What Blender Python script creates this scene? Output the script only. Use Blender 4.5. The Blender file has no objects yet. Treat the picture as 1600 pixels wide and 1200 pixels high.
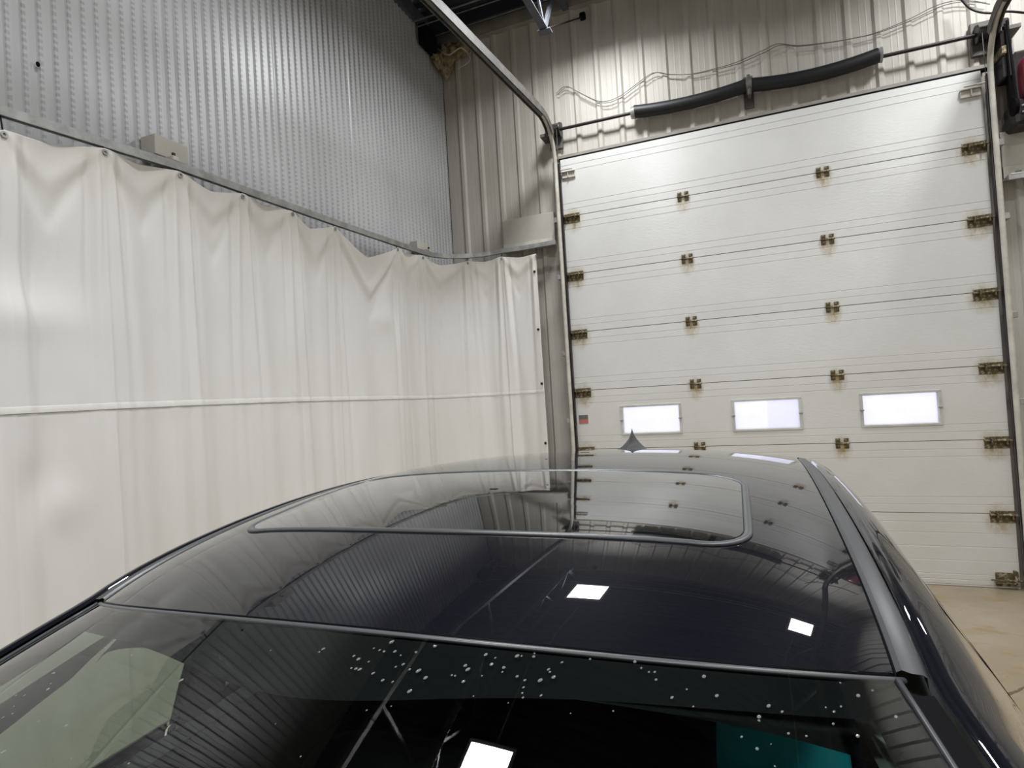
import bpy, math, random
import numpy as np
from mathutils import Vector, Matrix
random.seed(7)
SC = bpy.context.scene
COL = SC.collection
# ---------------------------------------------------------------- camera
CAMX, CAMY, CAMZ = 1.712, 0.0, 1.8187
pitch, yaw, roll = 0.0199907, 0.3816673, -0.0612886
cy, sy, cp, sp, cr, sr = math.cos(yaw), math.sin(yaw), math.cos(pitch), math.sin(pitch), math.cos(roll), math.sin(roll)
F = Vector((-sy*cp, cy*cp, sp)); R0 = Vector((cy, sy, 0)); U0 = R0.cross(F)
R = cr*R0 + sr*U0; U = -sr*R0 + cr*U0
cd = bpy.data.cameras.new('camera'); cam = bpy.data.objects.new('camera', cd); COL.objects.link(cam)
cam.matrix_world = Matrix(((R.x, U.x, -F.x, CAMX), (R.y, U.y, -F.y, CAMY), (R.z, U.z, -F.z, CAMZ), (0, 0, 0, 1)))
cd.sensor_width = 36; cd.lens = 929.33*36/1600; cd.clip_start = 0.02; cd.clip_end = 200
SC.camera = cam
# ---------------------------------------------------------------- world, exposure
SC.view_settings.view_transform = 'Standard'; SC.view_settings.look = 'None'
SC.view_settings.gamma = 1; SC.view_settings.use_curve_mapping = False
SC.view_settings.exposure = 0.0
W = bpy.data.worlds.new('overcast'); SC.world = W; W.use_nodes = True
wn = W.node_tree.nodes['Background']; wn.inputs[0].default_value = (0.93, 0.93, 1.0, 1); wn.inputs[1].default_value = 1.6
# ---------------------------------------------------------------- lamps (LED panels under the ceiling)
LAMP_POW = 83
LAMP_Z = 5.62
LAMPS = [(x, y) for y in (4.97, 1.6, -1.8, -5.2) for x in (0.54, 3.92)]
LAMP_SIZE = 0.45
# the lamps themselves are built further down, in make_lamp()

# ================================================================ helpers
OFF = {}
def link(o): COL.objects.link(o); return o
def tag(o, label=None, cat=None, group=None, kind=None):
    if label: o['label'] = label
    if cat: o['category'] = cat
    if group: o['group'] = group
    if kind: o['kind'] = kind
    return o
def empty(name, loc=(0, 0, 0), rz=0, **k):
    o = link(bpy.data.objects.new(name, None)); o.location = loc; o.rotation_euler = (0, 0, rz); o.empty_display_size = .1
    OFF[o.name] = Vector(loc); return tag(o, **k)
class MB:
    def __init__(s): s.v = []; s.f = []
    def add(s, v, f):
        n = len(s.v); s.v += [tuple(map(float, a)) for a in v]; s.f += [tuple(i+n for i in a) for a in f]; return s
    def box(s, a, b, bev=0):
        x0, y0, z0 = a; x1, y1, z1 = b
        if not bev:
            return s.add([(x0,y0,z0),(x1,y0,z0),(x1,y1,z0),(x0,y1,z0),(x0,y0,z1),(x1,y0,z1),(x1,y1,z1),(x0,y1,z1)],
                         [(3,2,1,0),(4,5,6,7),(0,1,5,4),(1,2,6,5),(2,3,7,6),(3,0,4,7)])
        # bevelled box : convex hull of 24 points, built as inset faces
        b_ = bev; P = []
        import itertools
        xs, ys, zs = (x0, x1), (y0, y1), (z0, z1); c = ((x0+x1)/2, (y0+y1)/2, (z0+z1)/2)
        idx = {}
        for i, j, k in itertools.product((0, 1), repeat=3):
            sx, sy_, sz = (1 if i == 0 else -1), (1 if j == 0 else -1), (1 if k == 0 else -1)
            for ax in range(3):
                p = [xs[i], ys[j], zs[k]]
                for a2, sg in zip(range(3), (sx, sy_, sz)):
                    if a2 != ax: p[a2] += sg*b_
                idx[(i, j, k, ax)] = len(P); P.append(tuple(p))
        fs = []
        g = lambda i, j, k, ax: idx[(i, j, k, ax)]
        def orient(f):
            a, b2, c2 = (Vector(P[q]) for q in f[:3]); n = (b2-a).cross(c2-a); m = sum((Vector(P[q]) for q in f), Vector())/len(f)
            return f if n.dot(m-Vector(c)) > 0 else tuple(reversed(f))
        for s_ in (0, 1):
            fs.append((g(s_,0,0,0), g(s_,1,0,0), g(s_,1,1,0), g(s_,0,1,0)))
            fs.append((g(0,s_,0,1), g(1,s_,0,1), g(1,s_,1,1), g(0,s_,1,1)))
            fs.append((g(0,0,s_,2), g(1,0,s_,2), g(1,1,s_,2), g(0,1,s_,2)))
        for i, j in itertools.product((0, 1), repeat=2):
            fs.append((g(i,j,0,0), g(i,j,1,0), g(i,j,1,1), g(i,j,0,1)))
            fs.append((g(i,0,j,0), g(i,1,j,0), g(i,1,j,2), g(i,0,j,2)))
            fs.append((g(0,i,j,1), g(1,i,j,1), g(1,i,j,2), g(0,i,j,2)))
        for i, j, k in itertools.product((0, 1), repeat=3): fs.append((g(i,j,k,0), g(i,j,k,1), g(i,j,k,2)))
        return s.add(P, [orient(f) for f in fs])
    def grid(s, P, flip=False, closeu=False):
        n, m = len(P), len(P[0]); f = []
        for i in range(n-1 if not closeu else n):
            for j in range(m-1):
                i2 = (i+1) % n
                q = (i*m+j, i2*m+j, i2*m+j+1, i*m+j+1); f.append(q[::-1] if flip else q)
        return s.add([p for r in P for p in r], f)
    def sweep(s, path, prof, up=(0, 0, 1), closed=False, caps=True, scale=None, loop=False):
        """prof: list of (a,b): a along side vector, b along up-ish vector"""
        path = [Vector(p) for p in path]; up = Vector(up); rings = []; n = len(path)
        for i, p in enumerate(path):
            if loop: t = path[(i+1) % n]-path[i-1]
            else: t = path[min(i+1, n-1)]-path[max(i-1, 0)]
            t.normalize(); side = t.cross(up)
            if side.length < 1e-4: side = t.cross(Vector((0, 1, 0)))
            side.normalize(); u2 = side.cross(t); k = scale[i] if scale else 1
            rings.append([p+side*a*k+u2*b*k for a, b in prof])
        m = len(prof); f = []; base = len(s.v)
        for i in range(n if loop else n-1):
            i2 = (i+1) % n
            for j in range(m if closed else m-1):
                j2 = (j+1) % m; f.append((i*m+j, i*m+j2, i2*m+j2, i2*m+j))
        if caps and closed and not loop: f.append(tuple(range(m))[::-1]); f.append(tuple((n-1)*m+j for j in range(m)))
        return s.add([v for r in rings for v in r], f)
    def tube(s, path, r, n=10, up=(0, 0, 1), caps=True, scale=None, loop=False):
        return s.sweep(path, [(r*math.cos(-2*math.pi*k/n), r*math.sin(-2*math.pi*k/n)) for k in range(n)], up, True, caps, scale, loop)
    def lathe(s, prof, axis='x', c=(0, 0, 0), n=24):
        P = []
        for k in range(n):
            a = 2*math.pi*k/n; row = []
            for h, r in prof:
                if axis == 'x': row.append((c[0]+h, c[1]+r*math.cos(a), c[2]+r*math.sin(a)))
                elif axis == 'y': row.append((c[0]+r*math.sin(a), c[1]+h, c[2]+r*math.cos(a)))
                else: row.append((c[0]+r*math.cos(a), c[1]+r*math.sin(a), c[2]+h))
            P.append(row)
        return s.grid(P, closeu=True)
    def sq(s, c, r, e=.45, nu=20, nv=12, tilt=0):
        sg = lambda w, m: math.copysign(abs(w)**m, w); P = []
        for i in range(nu):
            a = 2*math.pi*i/nu; row = []
            for j in range(nv+1):
                b = -math.pi/2+math.pi*j/nv
                x = r[0]*sg(math.cos(b), e)*sg(math.cos(a), e); y = r[1]*sg(math.cos(b), e)*sg(math.sin(a), e); z = r[2]*sg(math.sin(b), e)
                y, z = y*math.cos(tilt)-z*math.sin(tilt), y*math.sin(tilt)+z*math.cos(tilt)
                row.append((c[0]+x, c[1]+y, c[2]+z))
            P.append(row)
        return s.grid(P, closeu=True)
    def build(s, name, mat, parent=None, smooth=False, **k):
        me = bpy.data.meshes.new(name); off = OFF.get(parent.name, Vector()) if parent else Vector()
        me.from_pydata([(a-off.x, b-off.y, c-off.z) for a, b, c in s.v], [], s.f); me.validate(); me.update()
        o = link(bpy.data.objects.new(name, me)); me.materials.append(mat)
        if smooth is True:
            me.polygons.foreach_set('use_smooth', [True]*len(me.polygons))
        elif smooth:
            me.polygons.foreach_set('use_smooth', [True]*len(me.polygons)); me.set_sharp_from_angle(angle=math.radians(smooth))
        if parent: o.parent = parent; OFF[o.name] = off
        return tag(o, **k)
def solid(o, th, off=-1):
    m = o.modifiers.new('thickness', 'SOLIDIFY'); m.thickness = th; m.offset = off; return o
def catmull(pts, n=8):
    pts = [Vector(p) for p in pts]; out = []
    for i in range(len(pts)-1):
        p0 = pts[max(i-1, 0)]; p1 = pts[i]; p2 = pts[i+1]; p3 = pts[min(i+2, len(pts)-1)]
        for k in range(n):
            t = k/n; out.append(.5*((2*p1)+(p2-p0)*t+(2*p0-5*p1+4*p2-p3)*t*t+(3*p1-p0-3*p2+p3)*t**3))
    out.append(pts[-1]); return out
def lerp(a, b, t): return a+(b-a)*t
def interp(x, xs, ys): return float(np.interp(x, xs, ys))

# ================================================================ materials
def new(name):
    m = bpy.data.materials.new(name); m.use_nodes = True; nt = m.node_tree; return m, nt, nt.nodes['Principled BSDF']
def N(nt, t, **k):
    n = nt.nodes.new(t)
    for a, b in k.items(): setattr(n, a, b)
    return n
def math_(nt, op, a, b=None, c=None, clamp=False):
    n = N(nt, 'ShaderNodeMath', operation=op); n.use_clamp = clamp
    for i, x in enumerate((a, b, c)):
        if x is None: continue
        if isinstance(x, (int, float)): n.inputs[i].default_value = x
        else: nt.links.new(x, n.inputs[i])
    return n.outputs[0]
def noise(nt, scale, detail=4, rough=.6, vec=None, stretch=None, coord='Object'):
    tc = N(nt, 'ShaderNodeTexCoord'); src = tc.outputs[coord]
    if stretch:
        mp = N(nt, 'ShaderNodeMapping'); mp.inputs['Scale'].default_value = stretch; nt.links.new(src, mp.inputs[0]); src = mp.outputs[0]
    n = N(nt, 'ShaderNodeTexNoise'); n.inputs['Scale'].default_value = scale; n.inputs['Detail'].default_value = detail; n.inputs['Roughness'].default_value = rough
    nt.links.new(src, n.inputs['Vector']); return n.outputs['Fac']
def ramp(nt, fac, stops):
    r = N(nt, 'ShaderNodeValToRGB'); e = r.color_ramp.elements
    while len(e) < len(stops): e.new(.5)
    for x, (p, c) in zip(e, stops): x.position = p; x.color = (*c, 1) if len(c) == 3 else c
    nt.links.new(fac, r.inputs[0]); return r.outputs[0]
def mix(nt, fac, a, b, mode='MIX'):
    n = N(nt, 'ShaderNodeMix', data_type='RGBA', blend_type=mode)
    for i, x in ((0, fac), (6, a), (7, b)):
        if isinstance(x, (int, float)): n.inputs[i].default_value = x
        elif isinstance(x, tuple): n.inputs[i].default_value = (*x, 1)
        else: nt.links.new(x, n.inputs[i])
    return n.outputs[2]
def bump(nt, b, h, strength=.3, dist=.01):
    n = N(nt, 'ShaderNodeBump'); n.inputs['Strength'].default_value = strength; n.inputs['Distance'].default_value = dist
    nt.links.new(h, n.inputs['Height']); nt.links.new(n.outputs[0], b.inputs['Normal'])
def plain(name, col, rough=.5, metal=0, var=.12, scale=6, bmp=0, **kw):
    m, nt, b = new(name)
    n = noise(nt, scale); c1 = tuple(x*(1-var) for x in col); c2 = tuple(min(1, x*(1+var)) for x in col)
    nt.links.new(ramp(nt, n, [(.35, c1), (.65, c2)]), b.inputs['Base Color'])
    b.inputs['Roughness'].default_value = rough; b.inputs['Metallic'].default_value = metal
    if bmp: bump(nt, b, noise(nt, scale*12), bmp, .003)
    for k, v in kw.items(): b.inputs[k].default_value = v
    return m
def sepxyz(nt, coord='Object'):
    tc = N(nt, 'ShaderNodeTexCoord'); s = N(nt, 'ShaderNodeSeparateXYZ'); nt.links.new(tc.outputs[coord], s.inputs[0]); return s.outputs

# perforated galvanised liner on the left wall (object coordinates are room coordinates)
PITCH = 0.0695
def m_perf():
    m, nt, b = new('perforated_liner'); x, y, z = sepxyz(nt)
    u = math_(nt, 'FRACT', math_(nt, 'ADD', math_(nt, 'DIVIDE', y, PITCH), 200.0))
    band = math_(nt, 'LESS_THAN', math_(nt, 'ABSOLUTE', math_(nt, 'SUBTRACT', u, .25)), .13)
    v = math_(nt, 'FRACT', math_(nt, 'ADD', math_(nt, 'DIVIDE', z, .034), math_(nt, 'MULTIPLY', noise(nt, 2.5), 3.0)))
    dash = math_(nt, 'LESS_THAN', math_(nt, 'ABSOLUTE', math_(nt, 'SUBTRACT', v, .5)), .26)
    n2 = noise(nt, 14, stretch=(1, 1, .35)); fac = math_(nt, 'MULTIPLY', math_(nt, 'MULTIPLY', band, dash), math_(nt, 'MULTIPLY_ADD', n2, .55, .12), clamp=True)
    base = ramp(nt, noise(nt, 1.2, stretch=(1, 1, .4)), [(.3, (.43, .435, .44)), (.7, (.52, .525, .53))])
    c = mix(nt, fac, base, (.20, .20, .21))
    nt.links.new(c, b.inputs['Base Color']); b.inputs['Roughness'].default_value = .42; b.inputs['Metallic'].default_value = .15
    return m
def m_liner():
    m, nt, b = new('ribbed_liner')
    s = noise(nt, 3, 5, .7, stretch=(4, 1, .25)); g = noise(nt, 1.0)
    c = ramp(nt, s, [(.3, (.44, .42, .375)), (.55, (.485, .462, .418)), (.8, (.52, .50, .455))])
    c = mix(nt, ramp(nt, g, [(.5, (0, 0, 0)), (.8, (.4, .4, .4))]), c, (.30, .26, .19))
    nt.links.new(c, b.inputs['Base Color']); b.inputs['Roughness'].default_value = .5
    return m
SEC = 0.6096; DW = 3.63
def m_door():
    m, nt, b = new('door_enamel'); x, y, z = sepxyz(nt)
    base = ramp(nt, noise(nt, 1.3, 5), [(.3, (.62, .62, .60)), (.7, (.69, .69, .68))])
    # browner towards the bottom of the door, mottled by noise
    low = math_(nt, 'SUBTRACT', 1.0, math_(nt, 'DIVIDE', z, 2.6), clamp=True)
    base = mix(nt, math_(nt, 'MULTIPLY', low, math_(nt, 'MULTIPLY_ADD', noise(nt, 2.2, 6), .5, .15), clamp=True), base, (.50, .45, .37))
    # rust around the hinges
    kz = math_(nt, 'SUBTRACT', math_(nt, 'FRACT', math_(nt, 'ADD', math_(nt, 'DIVIDE', z, SEC), .58)), .5)   # hinge seam sits a bit above
    kz = math_(nt, 'MULTIPLY', kz, SEC)
    def spot(cx, rx, rz):
        dx = math_(nt, 'DIVIDE', math_(nt, 'SUBTRACT', x, cx), rx); dz = math_(nt, 'DIVIDE', kz, rz)
        d = math_(nt, 'SQRT', math_(nt, 'ADD', math_(nt, 'MULTIPLY', dx, dx), math_(nt, 'MULTIPLY', dz, dz)))
        return math_(nt, 'SUBTRACT', 1.0, d, clamp=True)
    a = math_(nt, 'ADD', spot(1.21, .085, .13), spot(2.43, .085, .13)); a = math_(nt, 'ADD', a, math_(nt, 'ADD', spot(.10, .12, .15), spot(3.53, .13, .15)), clamp=True)
    n = noise(nt, 22, 6, .75, stretch=(1, 1, .5)); a = math_(nt, 'MULTIPLY', math_(nt, 'MULTIPLY', a, 1.5), math_(nt, 'MULTIPLY_ADD', n, 3.2, -1.0, clamp=True), clamp=True)
    a = math_(nt, 'MULTIPLY', a, math_(nt, 'MULTIPLY', math_(nt, 'GREATER_THAN', z, .35), math_(nt, 'LESS_THAN', z, 3.95)))
    base = mix(nt, a, base, (.36, .27, .12))
    nt.links.new(base, b.inputs['Base Color']); b.inputs['Roughness'].default_value = .24
    bump(nt, b, noise(nt, 45, 3, .6, stretch=(.4, 1, 1.8)), .28, .004)
    return m
def m_rust():
    m, nt, b = new('rusty_steel'); n = noise(nt, 30, 6, .7)
    nt.links.new(ramp(nt, n, [(.33, (.03, .025, .012)), (.52, (.13, .095, .04)), (.66, (.45, .42, .34))]), b.inputs['Base Color'])
    b.inputs['Roughness'].default_value = .75; b.inputs['Metallic'].default_value = .2; return m
def m_concrete():
    m, nt, b = new('wet_concrete')
    a = noise(nt, .9, 8, .65); c = ramp(nt, a, [(.3, (.25, .20, .125)), (.5, (.31, .255, .18)), (.7, (.37, .315, .235))])
    s = noise(nt, 2.6, 8, .7, stretch=(.6, 1.8, 1)); c = mix(nt, ramp(nt, s, [(.55, (0, 0, 0)), (.62, (.7, .7, .7)), (.68, (.1, .1, .1))]), c, (.27, .18, .07))
    sp2 = noise(nt, 9, 4, .6, stretch=(.6, 2, 1)); c = mix(nt, ramp(nt, sp2, [(.70, (0, 0, 0)), (.76, (.8, .8, .8))]), c, (.17, .13, .08))
    nt.links.new(c, b.inputs['Base Color'])
    nt.links.new(ramp(nt, noise(nt, 1.7, 5), [(.35, (.22,)*3), (.65, (.5,)*3)]), b.inputs['Roughness'])
    bump(nt, b, noise(nt, 40, 5), .2, .004); return m
def m_vinyl():
    m, nt, b = new('white_vinyl'); x, y, z = sepxyz(nt)
    c = ramp(nt, noise(nt, 1.1, 4, stretch=(1, 1, .5)), [(.3, (.66, .65, .625)), (.7, (.75, .745, .73))])
    low = math_(nt, 'SUBTRACT', 1.0, math_(nt, 'DIVIDE', z, 2.4), clamp=True)
    c = mix(nt, math_(nt, 'MULTIPLY', low, .7), c, (.66, .61, .55))
    top_shade = math_(nt, 'DIVIDE', math_(nt, 'SUBTRACT', z, 2.75), .45, clamp=True)  # warm shade painted into the vinyl towards the curtain top
    c = mix(nt, math_(nt, 'MULTIPLY', top_shade, math_(nt, 'MULTIPLY_ADD', noise(nt, 5, 5), .9, -.1, clamp=True)), c, (.56, .50, .41))
    st = ramp(nt, noise(nt, 3, 7, .75, stretch=(1, 1.5, .3)), [(.62, (0, 0, 0)), (.8, (.5, .5, .5))]); c = mix(nt, st, c, (.47, .42, .33))
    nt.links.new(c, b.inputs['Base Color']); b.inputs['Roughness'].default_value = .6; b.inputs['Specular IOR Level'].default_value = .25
    bump(nt, b, noise(nt, 9, 4, stretch=(1, 1, .4)), .16, .01); return m
def m_paint():
    m, nt, b = new('black_car_paint')
    nt.links.new(ramp(nt, noise(nt, 900, 2, coord='Object'), [(.4, (.002, .0022, .004)), (.75, (.005, .006, .011))]), b.inputs['Base Color'])
    b.inputs['Metallic'].default_value = 0; b.inputs['Roughness'].default_value = .45; b.inputs['Specular IOR Level'].default_value = .02
    b.inputs['Coat Weight'].default_value = 1; b.inputs['Coat IOR'].default_value = 1.5
    nt.links.new(ramp(nt, noise(nt, 30, 4), [(.4, (.008,)*3), (.8, (.022,)*3)]), b.inputs['Coat Roughness']); return m
def m_glass(name, tint, rough=0.0, ior=1.5):
    m = bpy.data.materials.new(name); m.use_nodes = True; nt = m.node_tree; nt.nodes.clear()
    out = N(nt, 'ShaderNodeOutputMaterial'); mx = N(nt, 'ShaderNodeMixShader'); tr = N(nt, 'ShaderNodeBsdfTransparent'); gl = N(nt, 'ShaderNodeBsdfGlossy'); fr = N(nt, 'ShaderNodeFresnel')
    fr.inputs[0].default_value = ior; tr.inputs[0].default_value = (*tint, 1); gl.inputs['Roughness'].default_value = rough
    nv = ramp(nt, noise(nt, 3, 5), [(.3, (.93,)*3), (.7, (1, 1, 1))]); nt.links.new(nv, gl.inputs[0])
    nt.links.new(fr.outputs[0], mx.inputs[0]); nt.links.new(tr.outputs[0], mx.inputs[1]); nt.links.new(gl.outputs[0], mx.inputs[2]); nt.links.new(mx.outputs[0], out.inputs[0]); return m
def m_pane():
    m = bpy.data.materials.new('frosted_pane'); m.use_nodes = True; nt = m.node_tree; nt.nodes.clear()
    out = N(nt, 'ShaderNodeOutputMaterial'); tl = N(nt, 'ShaderNodeBsdfTranslucent'); tr = N(nt, 'ShaderNodeBsdfTransparent'); mx = N(nt, 'ShaderNodeMixShader'); gl = N(nt, 'ShaderNodeBsdfGlossy'); m2 = N(nt, 'ShaderNodeMixShader')
    nt.links.new(ramp(nt, noise(nt, 3), [(.3, (.90, .90, .96)), (.7, (.96, .96, 1))]), tl.inputs[0]); tr.inputs[0].default_value = (.95, .95, 1, 1)
    mx.inputs[0].default_value = .35; nt.links.new(tl.outputs[0], mx.inputs[1]); nt.links.new(tr.outputs[0], mx.inputs[2])
    gl.inputs['Roughness'].default_value = .2; m2.inputs[0].default_value = .05; nt.links.new(mx.outputs[0], m2.inputs[1]); nt.links.new(gl.outputs[0], m2.inputs[2]); nt.links.new(m2.outputs[0], out.inputs[0]); return m
def m_emit(name, col, st):
    m = bpy.data.materials.new(name); m.use_nodes = True; nt = m.node_tree; nt.nodes.clear()
    out = N(nt, 'ShaderNodeOutputMaterial'); e = N(nt, 'ShaderNodeEmission'); e.inputs[0].default_value = (*col, 1); e.inputs[1].default_value = st; nt.links.new(e.outputs[0], out.inputs[0]); return m

M = dict(
    perf=m_perf(), liner=m_liner(), door=m_door(), rust=m_rust(), floor=m_concrete(), vinyl=m_vinyl(), paint=m_paint(),
    ceiling=plain('dark_roof_deck', (.018, .021, .03), .6), steel=plain('grey_steel', (.065, .072, .088), .65, 0, .2, 9),
    galv=plain('galvanised_steel', (.36, .36, .35), .4, .6, .2, 12), cream=plain('cream_painted_steel', (.52, .50, .44), .45, 0, .15, 8, .1),
    dirty=plain('dull_track_steel', (.10, .094, .086), .6, .15, .3, 14), darkst=plain('dark_oily_steel', (.022, .018, .017), .42, .5, .3, 20),
    board=plain('white_board', (.46, .44, .39), .5, 0, .08, 3), black=plain('black_rubber', (.007, .007, .008), .8, 0, .1, 6, 0, **{'Specular IOR Level': .03}),
    spring=plain('black_spring_steel', (.008, .008, .010), .5, .1), wire=plain('grey_wire', (.12, .12, .11), .5),
    foam=plain('yellowed_foam', (.24, .19, .11), .9, 0, .6, 18, .5), white=plain('white_plastic', (.7, .7, .68), .4),
    frame=plain('window_frame_grey', (.50, .50, .46), .4), pane=m_pane(), trim=plain('weathered_trim', (.27, .25, .22), .5),
    windshield=m_glass('windshield_glass', (.70, .78, .72)), sideglass=m_glass('side_window_glass', (.40, .45, .385)), privacy=m_glass('tinted_rear_glass', (.18, .2, .19)),
    mould=plain('satin_black_moulding', (.028, .030, .034), .38), seal=plain('grey_rubber_seal', (.055, .058, .062), .34), frit=plain('black_ceramic_band', (.012, .012, .014), .95, 0, .1, 6, 0, **{'Specular IOR Level': 0.0}),
    sunglass=plain('dark_sunroof_glass', (.004, .005, .006), .04, 0, .1, 4, 0, **{'Coat Weight': 1.0, 'Coat Roughness': .01}),
    pillartrim=plain('grey_pillar_trim', (.26, .29, .29), .8), headliner=plain('grey_headliner', (.10, .11, .11), .95), inttrim=plain('dark_interior_trim', (.02, .02, .021), .6), seat=plain('dark_seat_fabric', (.009, .009, .01), .9, bmp=.2),
    teal=plain('teal_cover', (.025, .45, .60), .45), tyre=plain('tyre_rubber', (.012,)*3, .8), rim=plain('grey_alloy', (.3, .3, .31), .3, .9), red=plain('dark_red_plastic', (.13, .008, .02), .35),
    lamp_red=plain('red_lens', (.3, .01, .01), .15), lamp_clear=plain('headlamp_lens', (.16, .16, .17), .1), plastic=plain('grey_plastic', (.25, .25, .25), .5),
    sticker_red=plain('sticker_red', (.42, .13, .12), .6), sticker_dark=plain('sticker_print', (.12, .11, .12), .6), mirror=plain('mirror_glass', (.7, .7, .7), .02, 1),
    outside=plain('snowy_yard', (.8, .8, .84), .8), sealbot=plain('bottom_seal', (.03, .02, .012), .7),
)
md, ntd, bd = new('water'); bd.inputs['Base Color'].default_value = (.95, .97, 1, 1); bd.inputs['Roughness'].default_value = .02; bd.inputs['Transmission Weight'].default_value = .85; bd.inputs['IOR'].default_value = 1.33; bd.inputs['Specular IOR Level'].default_value = 1.0; M['water'] = md
M['led'] = m_emit('led_diffuser', (.97, .98, 1.0), 6.0)

# ================================================================ room shell
XL, XR, YB, YF, ZC = -1.36, 5.05, 6.10, -8.0, 5.86
MB().box((XL-.3, YF-.3, -.2), (XR+.3, YB+.1, 0)).build('floor', M['floor'], kind='structure')
# crack across the slab
cr_ = MB(); pts = [(2.5, 4.35), (2.7, 4.18), (2.87, 4.06), (2.97, 4.12), (3.05, 4.2), (3.2, 4.22), (3.5, 4.5), (4.0, 4.6), (4.9, 4.9)]
P = []
for i, p in enumerate(catmull([(a, b, 0) for a, b in pts], 6)):
    w = .006+.009*random.random(); P.append([(p.x, p.y-w, .0015), (p.x+random.uniform(-.01, .01), p.y+w, .0015)])
cr_.grid(P, flip=False).build('trim_1', plain('crack_dirt', (.12, .09, .05), .9), kind='structure', label='dark dirt-filled crack in the concrete slab')

# left wall: perforated corrugated sheets, lapped
wl = empty('wall_left', (0, 0, 0), kind='structure')
RIB = [(0, 0), (.030, 0), (.038, .013), (.0615, .013), (PITCH, 0)]
def left_sheet(k):
    y0 = 6.09 - (k+1)*13*PITCH; pr = []
    for i in range(13): pr += [(y0+i*PITCH+a, XL-.014+b+(.0)) for a, b in RIB[:-1]]
    pr.append((y0+13*PITCH, XL-.014)); pr.append((y0+13*PITCH+.012, XL-.012+.002))
    lift = .0015*(k % 2)
    m = MB().grid([[(x+lift, y, 0), (x+lift, y, ZC)] for y, x in pr], flip=True); return m
k = 0
while 6.09-(k+1)*13*PITCH > YF-1: left_sheet(k).build('liner_sheet', M['perf'], wl); k += 1
MB().box((XL-.3, YF-.1, -.1), (XL-.03, YB+.2, ZC+.1)).build('backing', M['trim'], wl)
bh = MB(); bh.sq((XL+.004, 1.805, 3.545), (.006, .009, .013), 1); bh.build('screw_hole', M['black'], wl, label='small black hole in the liner')

# back wall (door wall): ribbed liner sheets around the opening
wb = empty('wall_back', (0, 0, 0), kind='structure')
BP = .2285; X0 = 2.265-BP*20+.0
def back_sheet(xa, xb, za, zb, name='liner_sheet'):
    xs = []
    kx = math.floor((xa-X0)/BP)-1
    while X0+kx*BP < xb+BP:
        c = X0+kx*BP
        for dx, d in ((-.045, 0), (-.022, .022), (.010, .022), (.030, 0), (.085, 0), (.092, .0015), (.10, 0), (.135, 0), (.142, .0015), (.15, 0)): xs.append((c+dx, d))
        kx += 1
    xs = sorted(xs); pr = [(xa, interp(xa, [p[0] for p in xs], [p[1] for p in xs]))]+[p for p in xs if xa < p[0] < xb]+[(xb, interp(xb, [p[0] for p in xs], [p[1] for p in xs]))]
    MB().grid([[(x, YB-d, za), (x, YB-d, zb)] for x, d in pr], flip=False).build(name, M['liner'], wb)
sheets = [X0-.06+BP*4*i for i in range(-1, 12)]
for a, b in zip(sheets[:-1], sheets[1:]):
    a2, b2 = max(a, XL), min(b+.0, XR)
    if b2 <= a2: continue
    back_sheet(a2, b2, 4.27, ZC)
    if a2 < -.06: back_sheet(a2, min(b2, -.06), 0, 4.27)
    if b2 > 3.70: back_sheet(max(a2, 3.70), b2, 0, 4.27)
MB().box((XL-.2, YB+.01, 4.30), (XR+.2, YB+.25, ZC+.1)).box((XL-.2, YB+.01, -.1), (-.06, YB+.25, 4.30)).box((3.70, YB+.01, -.1), (XR+.2, YB+.25, 4.30)).build('backing', M['trim'], wb)
# jamb and head trim of the opening
MB().box((-.09, 6.062, 0), (-.0, 6.16, 4.30)).box((3.63, 6.062, 0), (3.72, 6.16, 4.30)).box((-.09, 6.062, 4.262), (3.72, 6.16, 4.33)).build('trim_2', M['trim'], kind='structure', label='weathered steel jamb trim around the overhead door')
MB().box((-.02, 6.03, 4.268), (3.66, 6.064, 4.288)).build('trim_3', M['black'], kind='structure', label='thin black seal along the top of the overhead door')
# right and front walls, ceiling
wr = empty('wall_right', kind='structure')
for i in range(12):
    y1 = YB-i*1.2; pr = []
    for j in range(6): pr += [(y1-j*.2, 0), (y1-j*.2-.13, 0), (y1-j*.2-.15, .02), (y1-j*.2-.18, .02)]
    pr.append((y1-1.2, 0)); MB().grid([[(XR-d, y, 0), (XR-d, y, ZC)] for y, d in pr], flip=True).build('liner_sheet', M['liner'], wr)
MB().box((XR+.01, YF, 0), (XR+.2, YB+.2, ZC)).build('backing', M['trim'], wr)
wf = empty('wall_front', kind='structure')
for i in range(7):
    x1 = XL+i*.916; pr = []
    for j in range(4): pr += [(x1+j*.229, 0), (x1+j*.229+.17, 0), (x1+j*.229+.185, .02), (x1+j*.229+.215, .02)]
    pr.append((x1+.916, 0)); MB().grid([[(x, YF+d, 0), (x, YF+d, ZC)] for x, d in pr], flip=True).build('liner_sheet', M['liner'], wf)
MB().box((XL, YF-.2, 0), (XR, YF-.01, ZC)).build('backing', M['trim'], wf)
ce = empty('ceiling', (0, 0, 0), kind='structure')
for i in range(16):
    ya = YF+i*.9; pr = []
    for j in range(6): pr += [(ya+j*.15, 0), (ya+j*.15+.08, 0), (ya+j*.15+.095, .035), (ya+j*.15+.135, .035)]
    pr.append((ya+.9, 0)); MB().grid([[(XL, y, ZC+.18+d), (XR, y, ZC+.18+d)] for y, d in pr]).build('deck_sheet', M['ceiling'], ce)
for i in range(10):
    y = 5.85-i*1.5; MB().box((XL, y-.03, ZC+.02), (XR, y+.03, ZC+.18)).build('purlin', M['ceiling'], ce)
MB().box((XL-.3, YF-.3, ZC+.3), (XR+.3, YB+.3, ZC+.4)).build('roof_cap', M['ceiling'], ce)
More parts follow.
